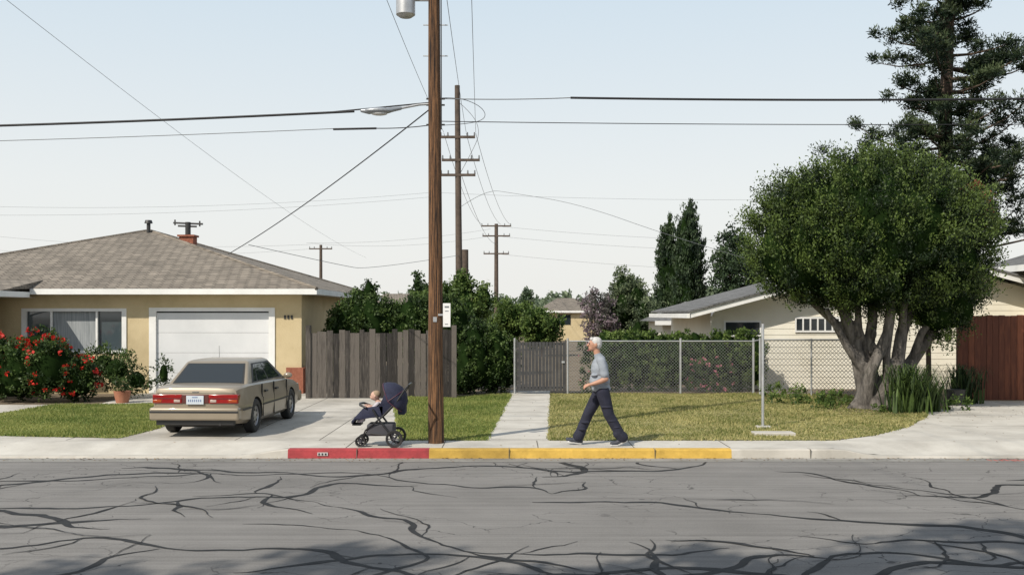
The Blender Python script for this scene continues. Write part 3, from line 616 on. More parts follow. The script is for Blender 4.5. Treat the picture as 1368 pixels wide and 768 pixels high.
for i,(x,y,z,r) in enumerate([(-17,-.6,9.6,3.0),(-10.8,-1.2,9.8,2.8),(-4.6,-.5,10.0,3.2),(0.9,.0,10.8,3.6)]):
    e=[]
    for k in range(7): 
        a=k*.9; e.append(((x+math.cos(a)*r*.66,y+math.sin(a)*1.2,z+random.uniform(-1,.9)),(r*.38,1.0,.8)))
    e.append(((x,y,z),(r*.5,1.3,1.1)))
    p=foliage('canopy',e,2.1,.45,28,.30,.17,L_hedge,zmin=6)
    group('street_tree' if i==0 else 'street_tree.%03d'%i,p+[tubes('trunk',[([(x,y-2.5,-.05),(x,y-2,5),(x,y,z)],[.3,.22,.1])],M_barkd)])
# ---------------------------------------------------------------- utility poles
pX,pY=-1.24,16.15
P=[tube('shaft',[(pX+.01,pY,.1),(pX,pY,1.5),(pX,pY,3),(pX-.01,pY,4.5),(pX-.02,pY,6),(pX-.03,pY,10.5)],[.130,.122,.113,.106,.099,.082],M_pole,24)]
P.append(tubes('transformer',[([(pX-.48,pY-.05,7.06),(pX-.48,pY-.05,7.9)],.155),([(pX-.48,pY-.05,7.02),(pX-.48,pY-.05,7.06)],[.1,.155])],M_galv,20))
P.append(boxes('transformer_bracket',[(pX-.35,pX,pY-.03,pY+.03,7.3,7.36),(pX-.35,pX,pY-.03,pY+.03,7.65,7.71)],M_galv))
P.append(boxes('bolts',[(pX-.15,pX+.15,pY-.012,pY+.012,z,z+.025) for z in (5.28,5.6,5.70)],M_dark))
P.append(boxes('pole_tags',[(pX-.03,pX+.03,pY-.126,pY-.119,2.1,2.18)],M_galv))
P.append(tubes('conduit',[([(pX+.12,pY-.02,.14),(pX+.11,pY-.02,2.0)],.012),([(pX+.1,pY-.09,5.2),(pX+.09,pY-.08,10)],.010)],M_dark))
P.append(boxes('step_bolts',[(pX-.2,pX+.2,pY-.01,pY+.01,z,z+.015) for z in (6.4,6.9,7.4)],M_galv))
group('utility_pole',P)
lampm=mat('lamp_housing',(.30,.32,.34),.4,metal=.4)
lp=[('e',(-2.15,pY-.1,5.50),(.24,.10,.055),0),('c',(-1.98,pY-.1,5.51),(-1.8,pY-.05,5.55),.045,.03,0),('c',(-2.3,pY-.1,5.49),(-2.42,pY-.1,5.5),.05,.03,0)]
group('street_lamp',[body('lamp_head',lp,[lampm],.012,2),tube('lamp_arm',[(-1.8,pY-.05,5.55),(-1.5,pY,5.62),(-1.3,pY,5.63)],.02,M_galv),body('lamp_lens',[('e',(-2.14,pY-.1,5.455),(.14,.075,.035),0)],[mat('lens',(.6,.6,.58),.2)],.012,1)])
group('parking_sign',[box('sign_plate',pX+.13,pX+.25,pY-.135,pY-.128,2.02,2.40,M_white,.002),boxes('sign_text',[(pX+.155,pX+.225,pY-.139,pY-.1355,2.33,2.355),(pX+.16,pX+.22,pY-.139,pY-.1355,2.27,2.28),(pX+.16,pX+.21,pY-.139,pY-.1355,2.06,2.07)],M_wire2),box('sign_bracket',pX+.05,pX+.2,pY-.126,pY-.11,2.2,2.23,M_galv)])
def upole(name,x,y,top,arms,r0=.17,r1=.11,lean=0):
    p=[tube('shaft',[(x,y,.1),(x+lean*.5,y,top*.5),(x+lean,y,top)],[r0,(r0+r1)/2,r1],M_pole2)]
    bx=[];ins=[]
    for (z,w,off) in arms:
        bx.append((x+lean*z/top-w/2+off,x+lean*z/top+w/2+off,y-.16,y-.04,z-.06,z+.06))
        for s in (-.48,-.28,.28,.48): ins.append(([(x+lean*z/top+off+w*s,y-.1,z+.06),(x+lean*z/top+off+w*s,y-.1,z+.24)],[.05,.035]))
    p+=[boxes('crossarms',bx,M_pole2),tubes('insulators',ins,M_wire2,6)]
    return group(name,p)
upole('utility_pole.001',-2.62,50,13.7,[(11.1,1.75,0),(9.95,1.9,.15),(9.2,1.75,0)],.19,.13,-.13)
group('utility_pole.002',[tube('stub_shaft',[(-2.45,52,.1),(-2.45,52,5.6)],[.2,.17],M_pole2)])
upole('utility_pole.003',-1.42,90,10.4,[(10.2,2.7,0),(9.3,2.5,0),(7.7,2.3,0)],.22,.16)
upole('utility_pole.004',-19.2,100,9.2,[(8.8,2.3,0)],.2,.14)
ws=[]
def w_(p0,p1,sag,r,m=None): ws.append(wire('line',p0,p1,sag,r,m or M_wire))
w_((-14,pY,5.17),(-2.55,pY-.05,5.50),.06,.020); w_((-2.9,pY-.05,5.49),(pX,pY,5.66),.0,.012)
w_((-14,pY,4.93),(-2.9,pY,5.23),.05,.006,M_wire2); w_((-2.9,pY,5.22),(-2.2,pY,5.235),.0,.018); w_((-2.2,pY,5.235),(pX,pY,5.3),.02,.008)
w_((pX,pY,5.72),(.95,pY,5.73),.02,.008,M_wire2); w_((.95,pY,5.73),(14,pY,5.84),.08,.019)
w_((pX,pY,5.35),(14,pY,5.36),.06,.007)
w_((-14,pY,7.0),(pX,pY,8.3),.15,.014)
w_((pX,pY,5.62),(-8.26,29,3.98),.12,.011)
w_((-11.6,22,9.5),(-14.6,100,7.9),.6,.006,M_wire2)
for a,b in (((-.2,-2,12.6),(-1.82,50,11.35)),((-1.2,-2,12.6),(-2.3,50,11.35)),((-3.7,-2,12.6),(-3.42,50,11.35))):
    w_(a,b,.8,.009,M_wire2)
for a,b in (((-1.82,50,11.3),(-.15,90,10.35)),((-2.3,50,11.3),(-1.0,90,10.35)),((-3.42,50,11.3),(-2.7,90,10.35)),((-2.6,50,9.4),(-1.4,90,8.6))):
    w_(a,b,.9,.012,M_wire2)
for (xa,za,xb,zb,d,s) in ((-48,11.8,-7,13.0,88,.6),(-48,11.0,-7,12.6,88,.5),(-7,13.0,50,13.3,88,.8),(-1.4,10.2,42,9.4,90,.9),(-1.4,9.3,42,8.4,90,.9),(-1.4,7.7,42,6.2,90,.8),(-19.2,9,-1.4,9.8,95,.6),(-19.2,8.9,-60,11,95,1.0),(-60,9.4,-19.2,8.8,99,1.0),(-19.2,8.9,-2,10.2,93,.4)):
    w_((xa,d,za),(xb,d,zb),s,.010,M_wire2)
ws.append(curvewire('drop_line',[(-2.6,50,7.6),(-1.2,46,8.0),(0,45,7.7),(3,44,7.1),(7.2,44,5.6),(11,44,4.5)],.010,M_wire2))
ws.append(curvewire('drop_line_west',[(-2.6,50,5.2),(-6,42,4.1),(-6.6,38,4.1),(-9,34,4.6)],.010,M_wire2))
ws.append(curvewire('loop_wire',[(pX,pY,5.72),(-.9,pY,5.75),(-.5,pY,5.6),(-.4,pY,5.4),(-.7,pY,5.3),(pX,pY,5.28)],.005,M_wire))
ws.append(curvewire('loop_wire_far',[(-2.6,50,12.8),(-1.9,50,12.2),(-1.6,50,11.3),(-2.0,50,10.4),(-2.6,50,9.3)],.014,M_wire2))
group('power_lines',ws)
group('survey_post',[tube('post',[(4.61,18.3,.14),(4.61,18.3,2.05)],.026,M_galv),box('base_pad',4.5,4.75,18.2,18.4,.14,.175,M_conc,.006)])
group('utility_cover',[box('pad',4.15,4.85,17.0,17.3,.13,.2,M_conc,.01)])
group('kerb_markings',[boxes('white_patch',[(-3.0,-2.84,15.345,15.362,.045,.095)],mat('faded_white',(.5,.47,.46),.9)),boxes('digits',[(-2.985+.05*i,-2.96+.05*i,15.34,15.3445,.055,.085) for i in range(3)],M_dark)])
um=[]
for i in range(9): 
    a=7.25+.085*i; um.append((a,a+random.uniform(.02,.05),15.06+.04*random.random(),15.18+.08*random.random(),.0045,.0075))
group('utility_marking',[boxes('paint_marks',um,mat('orange_marking',(.42,.12,.10),.8))])
# ---------------------------------------------------------------- car
def build_car():
    paint=mat('car_paint',(.27,.225,.165),.42,(.31,.262,.195),.8,3,metal=.25,coat=.5,bump=.02,bscale=3)
    trim=mat('car_trim',(.025,.025,.025),.5); gl=mat('car_glass',(.02,.025,.028),.04,spec=.9)
    redl=mat('tail_lens',(.22,.008,.008),.15,(.30,.012,.01),9,coat=.6); alloy=mat('wheel_alloy',(.40,.40,.41),.35,metal=.8)
    St=[(0,.70,.34,.80),(.03,.765,.28,.85),(.12,.80,.24,.875),(.35,.825,.22,.89),(.62,.83,.2,.90),(1.5,.838,.18,.89),(2.4,.838,.18,.875),(3.1,.83,.18,.86),(3.6,.82,.2,.81),(4.0,.80,.21,.76),(4.25,.77,.24,.71),(4.36,.70,.3,.66)]
    V=[];F=[]
    def half(hw,zb,zt): 
        return [(0,zb),(hw-.10,zb),(hw-.02,zb+.07),(hw,.5),(hw-.005,.6),(hw-.02,.68),(hw-.05,zt-.035),(hw-.10,zt),(hw*.5,zt+.012),(0,zt+.016)]
    for (y,hw,zb,zt) in St:
        h=half(hw,zb,zt); ring=[(x,y,z) for x,z in h]+[(-x,y,z) for x,z in h[-2:0:-1]]; V+=ring
    n=len(ring)
    for i in range(len(St)-1):
        for j in range(n): a=i*n+j;b=i*n+(j+1)%n; F.append((a,a+n,b+n,b))
    F.append(tuple(range(n))); F.append(tuple((len(St)-1)*n+j for j in range(n))[::-1])
    bd=mesh('body_shell',V,F,[paint,M_black])
    bm=bmesh.new(); bm.from_mesh(bd.data); bmesh.ops.recalc_face_normals(bm,faces=bm.faces); bm.to_mesh(bd.data); bm.free()
    cut=[]
    for wy in (.92,3.42):
        for s in (-1,1):
            v,f=tube_geo([(s*.52,wy,.31),(s*.95,wy,.31)],[.345,.345],32); k=mesh('cut',v,f,M_black)
            bm=bmesh.new(); bm.from_mesh(k.data); bmesh.ops.recalc_face_normals(bm,faces=bm.faces); bm.to_mesh(k.data); bm.free()
            md=bd.modifiers.new('c','BOOLEAN'); md.operation='DIFFERENCE'; md.solver='EXACT'; md.object=k; cut.append(k)
    dg=bpy.context.evaluated_depsgraph_get(); me=bpy.data.meshes.new_from_object(bd.evaluated_get(dg)); bd.modifiers.clear(); bd.data=me
    for k in cut: bpy.data.objects.remove(k)
    me.shade_smooth(); me.set_sharp_from_angle(angle=math.radians(32))
    parts=[bd]
    B=[(-.755,.60,.86),(.755,.60,.86),(.755,3.2,.85),(-.755,3.2,.85)]; T=[(-.59,1.18,1.27),(.59,1.18,1.27),(.585,2.42,1.275),(-.585,2.42,1.275)]
    Vg=B+T+[(-.52,1.33,1.305),(.52,1.33,1.305),(.52,2.3,1.31),(-.52,2.3,1.31)]
    Fg=[(0,3,2,1),(0,1,5,4),(1,2,6,5),(2,3,7,6),(3,0,4,7),(4,5,9,8),(5,6,10,9),(6,7,11,10),(7,4,8,11),(8,9,10,11)]
    g=mesh('greenhouse',Vg,Fg,paint); md=g.modifiers.new('b','BEVEL'); md.width=.035; md.segments=3; md.limit_method='ANGLE'; md.angle_limit=math.radians(25); g.data.shade_smooth(); g.data.set_sharp_from_angle(angle=math.radians(40)); parts.append(g)
    def panel(nm,q,u0,u1,v0,v1,off,m,ush=(0,0)):
        q=[np.array(p) for p in q]
        def bl(u,v): return (q[0]*(1-u)+q[1]*u)*(1-v)+(q[3]*(1-u)+q[2]*u)*v
        nrm=np.cross(q[1]-q[0],q[3]-q[0]); nrm/=np.linalg.norm(nrm)
        c=[bl(u0,v0),bl(u1,v0),bl(u1+ush[1],v1),bl(u0+ush[0],v1)]
        Vp=[p-nrm*.01 for p in c]+[p+nrm*off for p in c]
        return mesh(nm,Vp,BF,m)
    qb=[B[0],B[1],T[1],T[0]]; parts+= [panel('rear_window_seal',qb,.05,.95,.09,.93,.004,trim),panel('rear_window',qb,.075,.925,.13,.89,.007,gl)]
    qr=[B[1],B[2],T[2],T[1]]; ql=[B[3],B[0],T[0],T[3]]
    parts+=[panel('right_window_seal',qr,.10,.93,.10,.92,.004,trim),panel('rear_quarter_window',qr,.13,.22,.15,.86,.007,gl,(.05,.015)),panel('rear_door_window',qr,.245,.51,.15,.86,.007,gl),panel('front_door_window',qr,.54,.87,.15,.86,.007,gl)]
    parts+=[panel('left_window_seal',ql,.07,.90,.10,.92,.004,trim),panel('left_rear_window',ql,.49,.87,.15,.86,.007,gl),panel('left_front_window',ql,.12,.46,.15,.86,.007,gl)]
    qf=[B[2],B[3],T[3],T[2]]; parts+=[panel('windscreen',qf,.06,.94,.08,.92,.006,gl)]
    parts.append(box('rear_bumper',-.80,.80,-.10,.10,.31,.53,paint,.035)); parts.append(box('rear_bumper_strip',-.79,.79,-.108,-.0,.44,.475,trim,.004))
    parts.append(box('valance',-.70,.70,-.03,.08,.22,.32,trim,.02))
    parts.append(box('front_bumper',-.78,.78,4.28,4.44,.3,.52,paint,.035))
    parts.append(boxes('tail_lamps',[(.24,.765,-.025,.12,.60,.755),(-.765,-.24,-.025,.12,.60,.755)],redl,.012))
    parts.append(boxes('reverse_lamps',[(.27,.38,-.031,.0,.62,.665),(-.38,-.27,-.031,.0,.62,.665)],mat('clear_lens',(.42,.34,.30),.2),.004)); parts.append(boxes('indicator_lenses',[(.60,.75,-.031,.0,.62,.665),(-.75,-.60,-.031,.0,.62,.665)],mat('amber_lens',(.34,.06,.015),.15,coat=.5),.004))
    parts.append(boxes('lamp_dividers',[(.24,.765,-.0285,-.0,.68,.69),(-.765,-.24,-.0285,-.0,.68,.69)],trim))
    parts.append(box('lamp_panel',-.239,.239,-.018,.05,.60,.755,mat('garnish',(.10,.03,.025),.35),.01))
    plate=mat('plate',(.52,.57,.62),.5); parts.append(box('licence_plate',-.155,.155,-.036,-.02,.585,.735,plate,.003))
    parts.append(boxes('plate_text',[(-.12+.036*i,-.105+.036*i,-.04,-.0365,.63,.67) for i in range(7)]+[(-.05,.05,-.04,-.0365,.70,.715)],mat('plate_ink',(.14,.19,.34),.6)))
    parts.append(boxes('trunk_lines',[(-.70,.70,-.004,.004,.772,.778)],trim)); parts.append(boxes('trunk_badge',[(-.06,.06,-.006,.004,.79,.805)],mat('chrome',(.6,.6,.6),.2,metal=1)))
    sx=.838
    parts.append(boxes('side_moulding',[(sx-.012,sx+.012,.05,.56,.47,.50),(sx-.008,sx+.012,1.28,3.06,.47,.50),(-sx-.012,-sx+.008,1.28,3.06,.47,.50)],trim))
    parts.append(boxes('door_gaps',[(sx-.02,sx+.002,1.30,1.308,.26,.62),(sx-.03,sx-.002,1.25,1.258,.62,.86),(sx-.02,sx+.002,2.05,2.058,.24,.62),(sx-.03,sx-.003,2.05,2.058,.62,.86),(sx-.02,sx+.002,3.0,3.008,.26,.62),(sx-.03,sx-.006,3.0,3.008,.62,.84)],M_black))
    parts.append(boxes('door_handles',[(sx-.025,sx+.015,1.42,1.58,.70,.735),(sx-.025,sx+.015,2.15,2.31,.70,.735)],trim,.005))
    parts.append(body('wing_mirrors',[('e',(.90,2.82,.93),(.09,.05,.06),0),('c',(.80,2.85,.9),(.88,2.83,.92),.03,.03,0),('e',(-.90,2.82,.93),(.09,.05,.06),0),('c',(-.80,2.85,.9),(-.88,2.83,.92),.03,.03,0)],[paint],.012,2))
    parts.append(tube('exhaust',[(.45,-.04,.24),(.45,.4,.26)],.025,M_dark)); parts.append(tube('aerial',[(-.7,3.4,.84),(-.7,3.35,1.5)],.004,M_dark,6))
    parts.append(box('underbody',-.6,.6,.3,4.1,.16,.3,M_black))
    for i,wy in enumerate((.92,3.42)):
        for s in (-1,1):
            prof=[(.0,.13),(.08,.15),(.18,.145),(.185,.16),(.205,.185),(.285,.18),(.305,.16),(.308,.08),(.305,.02),(.285,.0),(.18,.0)]
            V=[];F=[];seg=36
            for (r,x) in prof:
                for j in range(seg):
                    t=6.2832*j/seg; V.append((s*(.64+x),wy+r*math.cos(t),.308+r*math.sin(t)))
            for a in range(len(prof)-1):
                for j in range(seg):
                    q=a*seg+j;w=a*seg+(j+1)%seg; F.append((q,w,w+seg,q+seg))
            o=mesh('wheel_%d%d'%(i,s+1),V,F,[M_black,alloy],True,35)
            for p in o.data.polygons:
                if p.index//seg<3: p.material_index=1
            parts.append(o)
            hl=[(s*.791-.004,s*.791+.004,wy+math.cos(t)*.11-.022,wy+math.cos(t)*.11+.022,.308+math.sin(t)*.11-.022,.308+math.sin(t)*.11+.022) for t in np.linspace(0,6.28,8)[:-1]]
            parts.append(boxes('wheel_slots_%d%d'%(i,s+1),hl,M_black,.004))
    return group('parked_car',parts,(-5.34,16.8,.14),math.radians(-2.6),(.955,.93,.97))
build_car()
# ---------------------------------------------------------------- people
skin=mat('skin',(.40,.21,.14),.55,(.47,.255,.17),8,3); hair=mat('grey_hair',(.42,.41,.40),.8,(.60,.59,.57),25,4,bump=.6,bscale=60)
shirt=mat('grey_blue_shirt',(.22,.245,.28),.9,(.30,.33,.37),5,5,bump=.8,bscale=9); pants=mat('navy_trousers',(.009,.010,.022),.85,(.018,.02,.04),6,4,bump=.8,bscale=9)
shoe=mat('dark_shoe',(.03,.035,.05),.6); sole=mat('white_sole',(.6,.6,.6),.6); eye=mat('eye',(.02,.02,.02),.3); lip=mat('lips',(.30,.11,.09),.5)
def hand(w,d,pn,side,s=1.,mi=0,curl=.7):
    d=np.array(d,float);d/=np.linalg.norm(d); pn=np.array(pn,float); pn-=d*(pn@d); pn/=np.linalg.norm(pn); sd=np.cross(d,pn)*side; w=np.array(w,float)
    pr=[('c',w,w+d*.04*s,.024*s,.026*s,mi)]
    for k,o in enumerate((-.027,-.009,.009,.027)):
        pr.append(('c',w+d*.02*s,w+d*.082*s+sd*o*s,.016*s,.0125*s,mi))
        ln=(.034,.042,.039,.03)[k]*s; b=w+d*.085*s+sd*o*1.15*s; c=b+(d*math.cos(curl*.6)+pn*math.sin(curl*.6))*ln; e=c+(d*math.cos(curl*1.7)+pn*math.sin(curl*1.7))*ln*.85
        pr+=[('c',b,c,.0095*s,.0088*s,mi),('c',c,e,.0088*s,.0078*s,mi)]
    b=w+d*.03*s-sd*.02*s; c=b+(-sd*.8+d*.7+pn*.3)*.035*s; e=c+(d*.9+pn*.45-sd*.1)*.03*s
    pr+=[('c',b,c,.0135*s,.011*s,mi),('c',c,e,.011*s,.009*s,mi)]
    return pr
SK,SH,PA,HA,SHO,SO=range(6)
pr=[('e',(.10,0,.92),(.145,.165,.12),lambda c: SH if c[2]>.86 else PA),('e',(.075,0,1.02),(.165,.18,.17),SH),('e',(.10,0,.90),(.155,.175,.07),lambda c: SH if c[2]>.86 else PA),
 ('e',(.075,0,1.21),(.14,.18,.2),SH),('c',(.085,-.15,1.345),(.085,.15,1.345),.072,.072,SH),('c',(.08,0,1.36),(.045,0,1.43),.09,.062,SH),
 ('c',(.05,0,1.40),(.02,0,1.52),.056,.052,lambda c: SK if c[2]>1.435 else SH),
 ('e',(-.005,0,1.605),(.095,.074,.108),SK),('e',(-.045,0,1.545),(.06,.052,.05),SK),('c',(-.085,0,1.615),(-.118,0,1.588),.010,.017,SK),('c',(-.082,-.03,1.632),(-.082,.03,1.632),.014,.014,SK),
 ('e',(-.075,0,1.515),(.022,.028,.018),SK),('e',(.012,-.076,1.595),(.022,.012,.034),SK),('e',(.012,.076,1.595),(.022,.012,.034),SK),('e',(-.092,0,1.552),(.012,.024,.006),SK),
 ('e',(.020,0,1.642),(.096,.082,.084),HA),('e',(.045,0,1.60),(.066,.078,.075),HA),('c',(-.05,-.03,1.69),(-.05,.03,1.69),.03,.03,HA),
 ('c',(.09,-.185,1.34),(.135,-.225,1.14),.068,.070,SH),('c',(.125,-.22,1.18),(.155,-.235,1.07),.044,.040,SK),('c',(.155,-.235,1.07),(.04,-.235,1.02),.042,.038,SK),('c',(.04,-.235,1.02),(-.07,-.22,.985),.038,.026,SK),
 ('c',(.09,.185,1.34),(.17,.225,1.16),.068,.066,SH),('c',(.16,.22,1.18),(.2,.235,1.07),.044,.040,SK),('c',(.2,.235,1.07),(.17,.25,.84),.040,.026,SK),
 ('c',(.115,-.085,.86),(.215,-.095,.49),.112,.085,PA),('c',(.215,-.095,.49),(.40,-.1,.17),.084,.078,PA),
 ('c',(.095,.085,.86),(-.10,.09,.49),.112,.085,PA),('c',(-.10,.09,.49),(-.25,.09,.14),.084,.080,PA),
 ('c',(-.23,.09,.055),(-.38,.09,.07),.048,.042,SHO),('c',(-.38,.09,.07),(-.43,.09,.085),.042,.032,SHO),('c',(-.25,.09,.07),(-.25,.09,.13),.045,.045,SHO),
 ('c',(-.22,.07,.018),(-.42,.07,.045),.018,.016,SO),('c',(-.22,.11,.018),(-.42,.11,.045),.018,.016,SO),
 ('c',(.47,-.1,.125),(.34,-.1,.05),.046,.042,SHO),('c',(.34,-.1,.05),(.265,-.1,.042),.042,.034,SHO),('c',(.42,-.1,.14),(.45,-.1,.12),.045,.045,SHO),
 ('c',(.49,-.12,.085),(.34,-.12,.016),.018,.014,SO),('c',(.49,-.08,.085),(.34,-.08,.016),.018,.014,SO),('c',(.34,-.12,.016),(.25,-.115,.016),.015,.014,SO),('c',(.34,-.08,.016),(.25,-.085,.016),.015,.014,SO)]
pr+=[('c',(.36,-.1,.2),(.43,-.1,.14),.086,.088,PA),('c',(-.22,.09,.2),(-.255,.09,.13),.086,.09,PA)]
for (x,y,z,a,b,c,m_) in ((.17,-.14,1.0,.06,.05,.02,SH),(.0,-.15,.96,.08,.04,.016,SH),(.1,-.16,.93,.1,.03,.014,SH),(-.02,-.1,1.12,.06,.09,.02,SH),(.26,-.14,.40,.07,.05,.02,PA),(.33,-.14,.30,.06,.05,.018,PA),(-.15,.03,.36,.07,.06,.02,PA),(-.2,.03,.25,.06,.07,.018,PA),(.17,-.15,.62,.09,.05,.02,PA)): pr.append(('e',(x,y,z),(a,b,c),m_))
pr+=hand((-.075,-.22,.983),(-.95,.1,-.25),(.15,.5,-.8),1,1.,SK,.7)+hand((.168,.25,.835),(-.1,0,-1),(-.6,-.6,0),-1,1.,SK,.6)
man=body('figure',pr,[skin,shirt,pants,hair,shoe,sole],.0065,2)
eyes=body('eyes',[('e',(-.088,-.032,1.612),(.010,.013,.009),0),('e',(-.088,.032,1.612),(.010,.013,.009),0)],[eye],.003,0)
lips=body('mouth',[('c',(-.101,-.02,1.548),(-.101,.02,1.548),.006,.006,0)],[lip],.003,0)
brows=body('eyebrows',[('c',(-.096,-.045,1.638),(-.098,-.018,1.64),.006,.007,0),('c',(-.096,.045,1.638),(-.098,.018,1.64),.006,.007,0)],[hair],.003,0)
group('walking_man',[man,eyes,lips,brows],(1.32,15.85,.141))
# ---------------------------------------------------------------- stroller + baby
navy=mat('navy_fabric',(.012,.014,.035),.85,(.02,.024,.055),8,4,bump=.3); blk=mat('stroller_frame',(.02,.02,.022),.4); greyf=mat('grey_fabric',(.06,.06,.07),.9)
S=[]
def wheel(nm,x,y,r):
    V=[];F=[];seg=28;prof=[(r*.72,-.018),(r*.95,-.022),(r,-.010),(r,.010),(r*.95,.022),(r*.72,.018),(r*.72,-.018)]
    for rr,dy in prof:
        for j in range(seg): t=6.2832*j/seg; V.append((x+rr*math.cos(t),y+dy,r+rr*math.sin(t)))
    for a in range(len(prof)-1):
        for j in range(seg): q=a*seg+j;w=a*seg+(j+1)%seg; F.append((q,w,w+seg,q+seg))
    o=mesh(nm,V,F,M_black,True,40); sp=[([(x,y,r),(x+r*.75*math.cos(t),y,r+r*.75*math.sin(t))],.008) for t in np.linspace(0,6.2832,7)[:-1]]+[([(x,y-.03,r),(x,y+.03,r)],.022)]
    return [o,tubes(nm+'_spokes',sp,greyf,6)]
for y in (-.25,.25): S+=wheel('rear_wheel%d'%(y>0),.24,y,.135)
for y in (-.17,-.11,.11,.17): S+=wheel('front_wheel%d'%int(y*100+50),-.30,y,.085)
fr=[]
for y in (-.23,.23):
    fr+=[([(-.28,y*.6,.12),(-.22,y*.8,.26),(.05,y,.48),(.28,y,.72),(.42,y,.93),(.46,y,.97)],.014),([(.24,y,.135),(.10,y,.30),(-.02,y,.46),(-.1,y,.6)],.016),([(-.25,y*.75,.22),(.22,y,.18)],.011)]
fr+=[([(.46,-.23,.97),(.47,0,.985),(.46,.23,.97)],.017),([(.24,-.25,.135),(.24,.25,.135)],.011),([(-.30,-.17,.085),(-.30,.17,.085)],.010),([(-.2,-.22,.62),(-.30,-.2,.66),(-.33,0,.67),(-.30,.2,.66),(-.2,.22,.62)],.018)]
S.append(tubes('frame',fr,blk,8))
def shellgeo():
    prof=[(-.42,.36),(-.38,.42),(-.25,.44),(-.12,.46),(.05,.47),(.14,.55),(.22,.72),(.27,.86)]
    V=[];F=[]
    for i,(x,z) in enumerate(prof):
        wl=.19; hh=.04 if i in(0,1) else .17
        nx,nz=(0,1) if i<5 else (-.85,.5)
        V+=[(x+nx*hh,-wl-.02,z+nz*hh),(x,-wl,z),(x,wl,z),(x+nx*hh,wl+.02,z+nz*hh)]
    for i in range(len(prof)-1):
        for j in range(3): a=i*4+j; F.append((a,a+1,a+5,a+4))
    o=mesh('seat',V,F,navy,True,60); md=o.modifiers.new('s','SOLIDIFY'); md.thickness=.03; return o
S.append(shellgeo())
V=[];F=[];nu,nv=12,14
for i in range(nu+1):
    ph=math.radians(-40+ i*150/nu)
    for j in range(nv+1):
        th=math.pi*j/nv
        r=.285*(1+ .014*(i%2)); y=-.25*math.cos(th); rr=r*math.sin(th)**.5
        V.append((.14+rr*math.cos(ph),y,.72+rr*math.sin(ph)))
for i in range(nu):
    for j in range(nv): a=i*(nv+1)+j; F.append((a,a+1,a+nv+2,a+nv+1))
hd=mesh('canopy',V,F,navy,True,50); md=hd.modifiers.new('s','SOLIDIFY'); md.thickness=.012; S.append(hd)
ribs=[([V[k*(nv+1)+j] for j in range(nv+1)],.008) for k in (0,6,12)]
S.append(tubes('canopy_ribs',ribs,mat('rib_trim',(.07,.02,.04),.6),6))
S.append(box('basket',-.2,.22,-.19,.19,.17,.36,greyf,.03)); S.append(box('footrest',-.44,-.30,-.13,.13,.33,.36,blk,.01))
S.append(box('handle_bag',.28,.40,-.14,.14,.50,.74,navy,.03))
group('baby_stroller',S,(-2.08,15.8,.142))
bcl=mat('baby_clothes',(.40,.38,.42),.9,(.50,.47,.50),12,3); bhair=mat('baby_hair',(.30,.22,.15),.9)
bp=[('e',(-.09,0,.79),(.075,.066,.078),0),('e',(-.125,0,.765),(.045,.05,.04),0),('c',(-.163,0,.785),(-.168,0,.778),.008,.010,0),('e',(-.085,-.066,.785),(.014,.008,.018),0),('e',(-.085,.066,.785),(.014,.008,.018),0),
 ('e',(-.072,0,.812),(.072,.066,.064),2),('c',(-.06,0,.72),(-.03,0,.68),.035,.05,0),('e',(-.02,0,.61),(.085,.095,.10),1),('e',(-.02,0,.53),(.10,.10,.07),1),
 ('c',(-.04,-.09,.67),(-.12,-.12,.60),.034,.028,1),('c',(-.12,-.12,.60),(-.21,-.09,.63),.026,.018,0),('c',(-.04,.09,.67),(-.12,.12,.60),.034,.028,1),('c',(-.12,.12,.60),(-.21,.09,.63),.026,.018,0),
 ('c',(-.03,-.06,.52),(-.22,-.09,.53),.05,.042,1),('c',(-.22,-.09,.53),(-.29,-.09,.42),.04,.032,1),('c',(-.03,.06,.52),(-.22,.09,.53),.05,.042,1),('c',(-.22,.09,.53),(-.29,.09,.42),.04,.032,1),
 ('c',(-.29,-.09,.40),(-.34,-.09,.395),.03,.025,1),('c',(-.29,.09,.40),(-.34,.09,.395),.03,.025,1)]
bp+=hand((-.21,-.09,.63),(-.9,.1,.3),(0,.3,-1),1,.5,0,.9)+hand((-.21,.09,.63),(-.9,-.1,.3),(0,-.3,-1),-1,.5,0,.9)
bskin=mat('baby_skin',(.50,.31,.24),.6)
group('baby',[body('baby_figure',bp,[bskin,bcl,bhair],.004,1),body('baby_eyes',[('e',(-.160,-.025,.795),(.005,.008,.007),0),('e',(-.160,.025,.795),(.005,.008,.007),0)],[eye],.002,0)],(-2.08,15.8,.142))
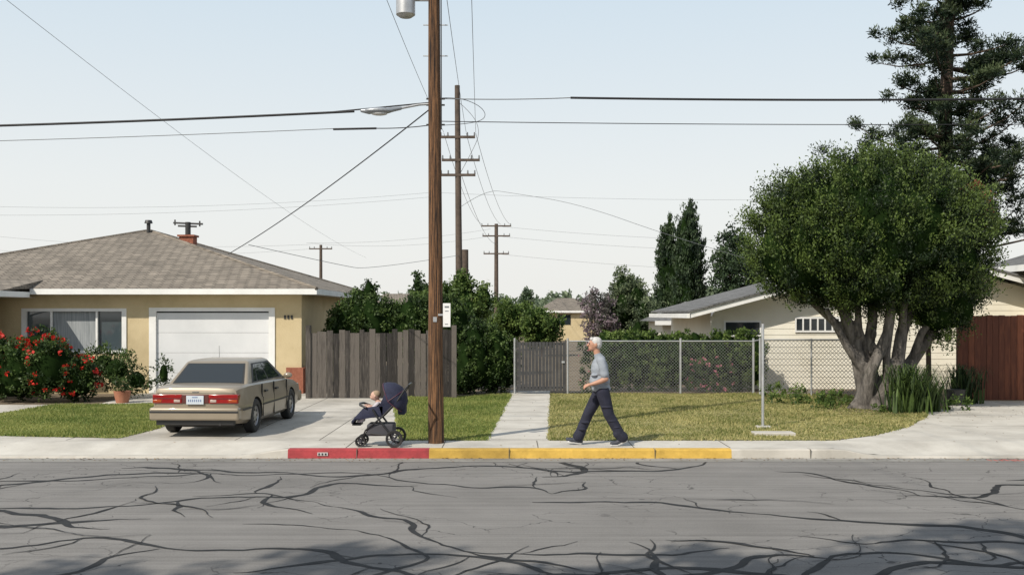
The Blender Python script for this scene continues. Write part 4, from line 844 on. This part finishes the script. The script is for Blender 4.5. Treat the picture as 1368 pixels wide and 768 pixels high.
# ---------------------------------------------------------------- light, sky, camera
S_=Vector((-.50,-.55,.68)).normalized(); el=math.asin(S_.z); az=math.atan2(S_.x,S_.y)
sd=bpy.data.lights.new('sun','SUN'); sd.energy=4.6; sd.angle=math.radians(.6); sd.color=(1,.925,.81)
so=bpy.data.objects.new('sun',sd); COL.objects.link(so); so.rotation_euler=S_.to_track_quat('Z','Y').to_euler()
w=bpy.data.worlds.new('World'); sc.world=w; w.use_nodes=True; N=w.node_tree.nodes; L=w.node_tree.links
sk=N.new('ShaderNodeTexSky'); sk.sky_type='NISHITA'; sk.sun_disc=False; sk.sun_elevation=el; sk.sun_rotation=az%(2*math.pi); sk.air_density=1.2; sk.dust_density=3.5; sk.ozone_density=1.5
tc=N.new('ShaderNodeTexCoord'); sp=N.new('ShaderNodeSeparateXYZ'); L.new(tc.outputs['Generated'],sp.inputs[0])
rp=N.new('ShaderNodeValToRGB'); L.new(sp.outputs[2],rp.inputs[0]); E=rp.color_ramp.elements
E[0].position=0; E[0].color=(.96,.95,.91,1); E[1].position=1; E[1].color=(.42,.48,.57,1)
a=E.new(.12); a.color=(.90,.925,.92,1); a=E.new(.32); a.color=(.69,.81,.90,1); a=E.new(.5); a.color=(.50,.60,.72,1)
sca=N.new('ShaderNodeVectorMath'); sca.operation='SCALE'; sca.inputs['Scale'].default_value=1/.12; L.new(rp.outputs[0],sca.inputs[0])
mx=N.new('ShaderNodeMixRGB'); mx.inputs[0].default_value=.88
L.new(sk.outputs[0],mx.inputs[1]); L.new(sca.outputs[0],mx.inputs[2]); bg=N['Background']; L.new(mx.outputs[0],bg.inputs[0]); bg.inputs[1].default_value=.12
cam=bpy.data.cameras.new('camera'); co=bpy.data.objects.new('camera',cam); COL.objects.link(co); sc.camera=co
cam.lens=35; cam.sensor_width=36; cam.clip_end=3000; co.location=(0,0,2.22); co.rotation_euler=(math.radians(90),0,0); cam.shift_y=-(384-420)/1368
sc.view_settings.view_transform='Standard'; sc.view_settings.look='None'; sc.view_settings.exposure=0
print('faces', sum(len(o.data.polygons) for o in bpy.data.objects if o.type=='MESH'))
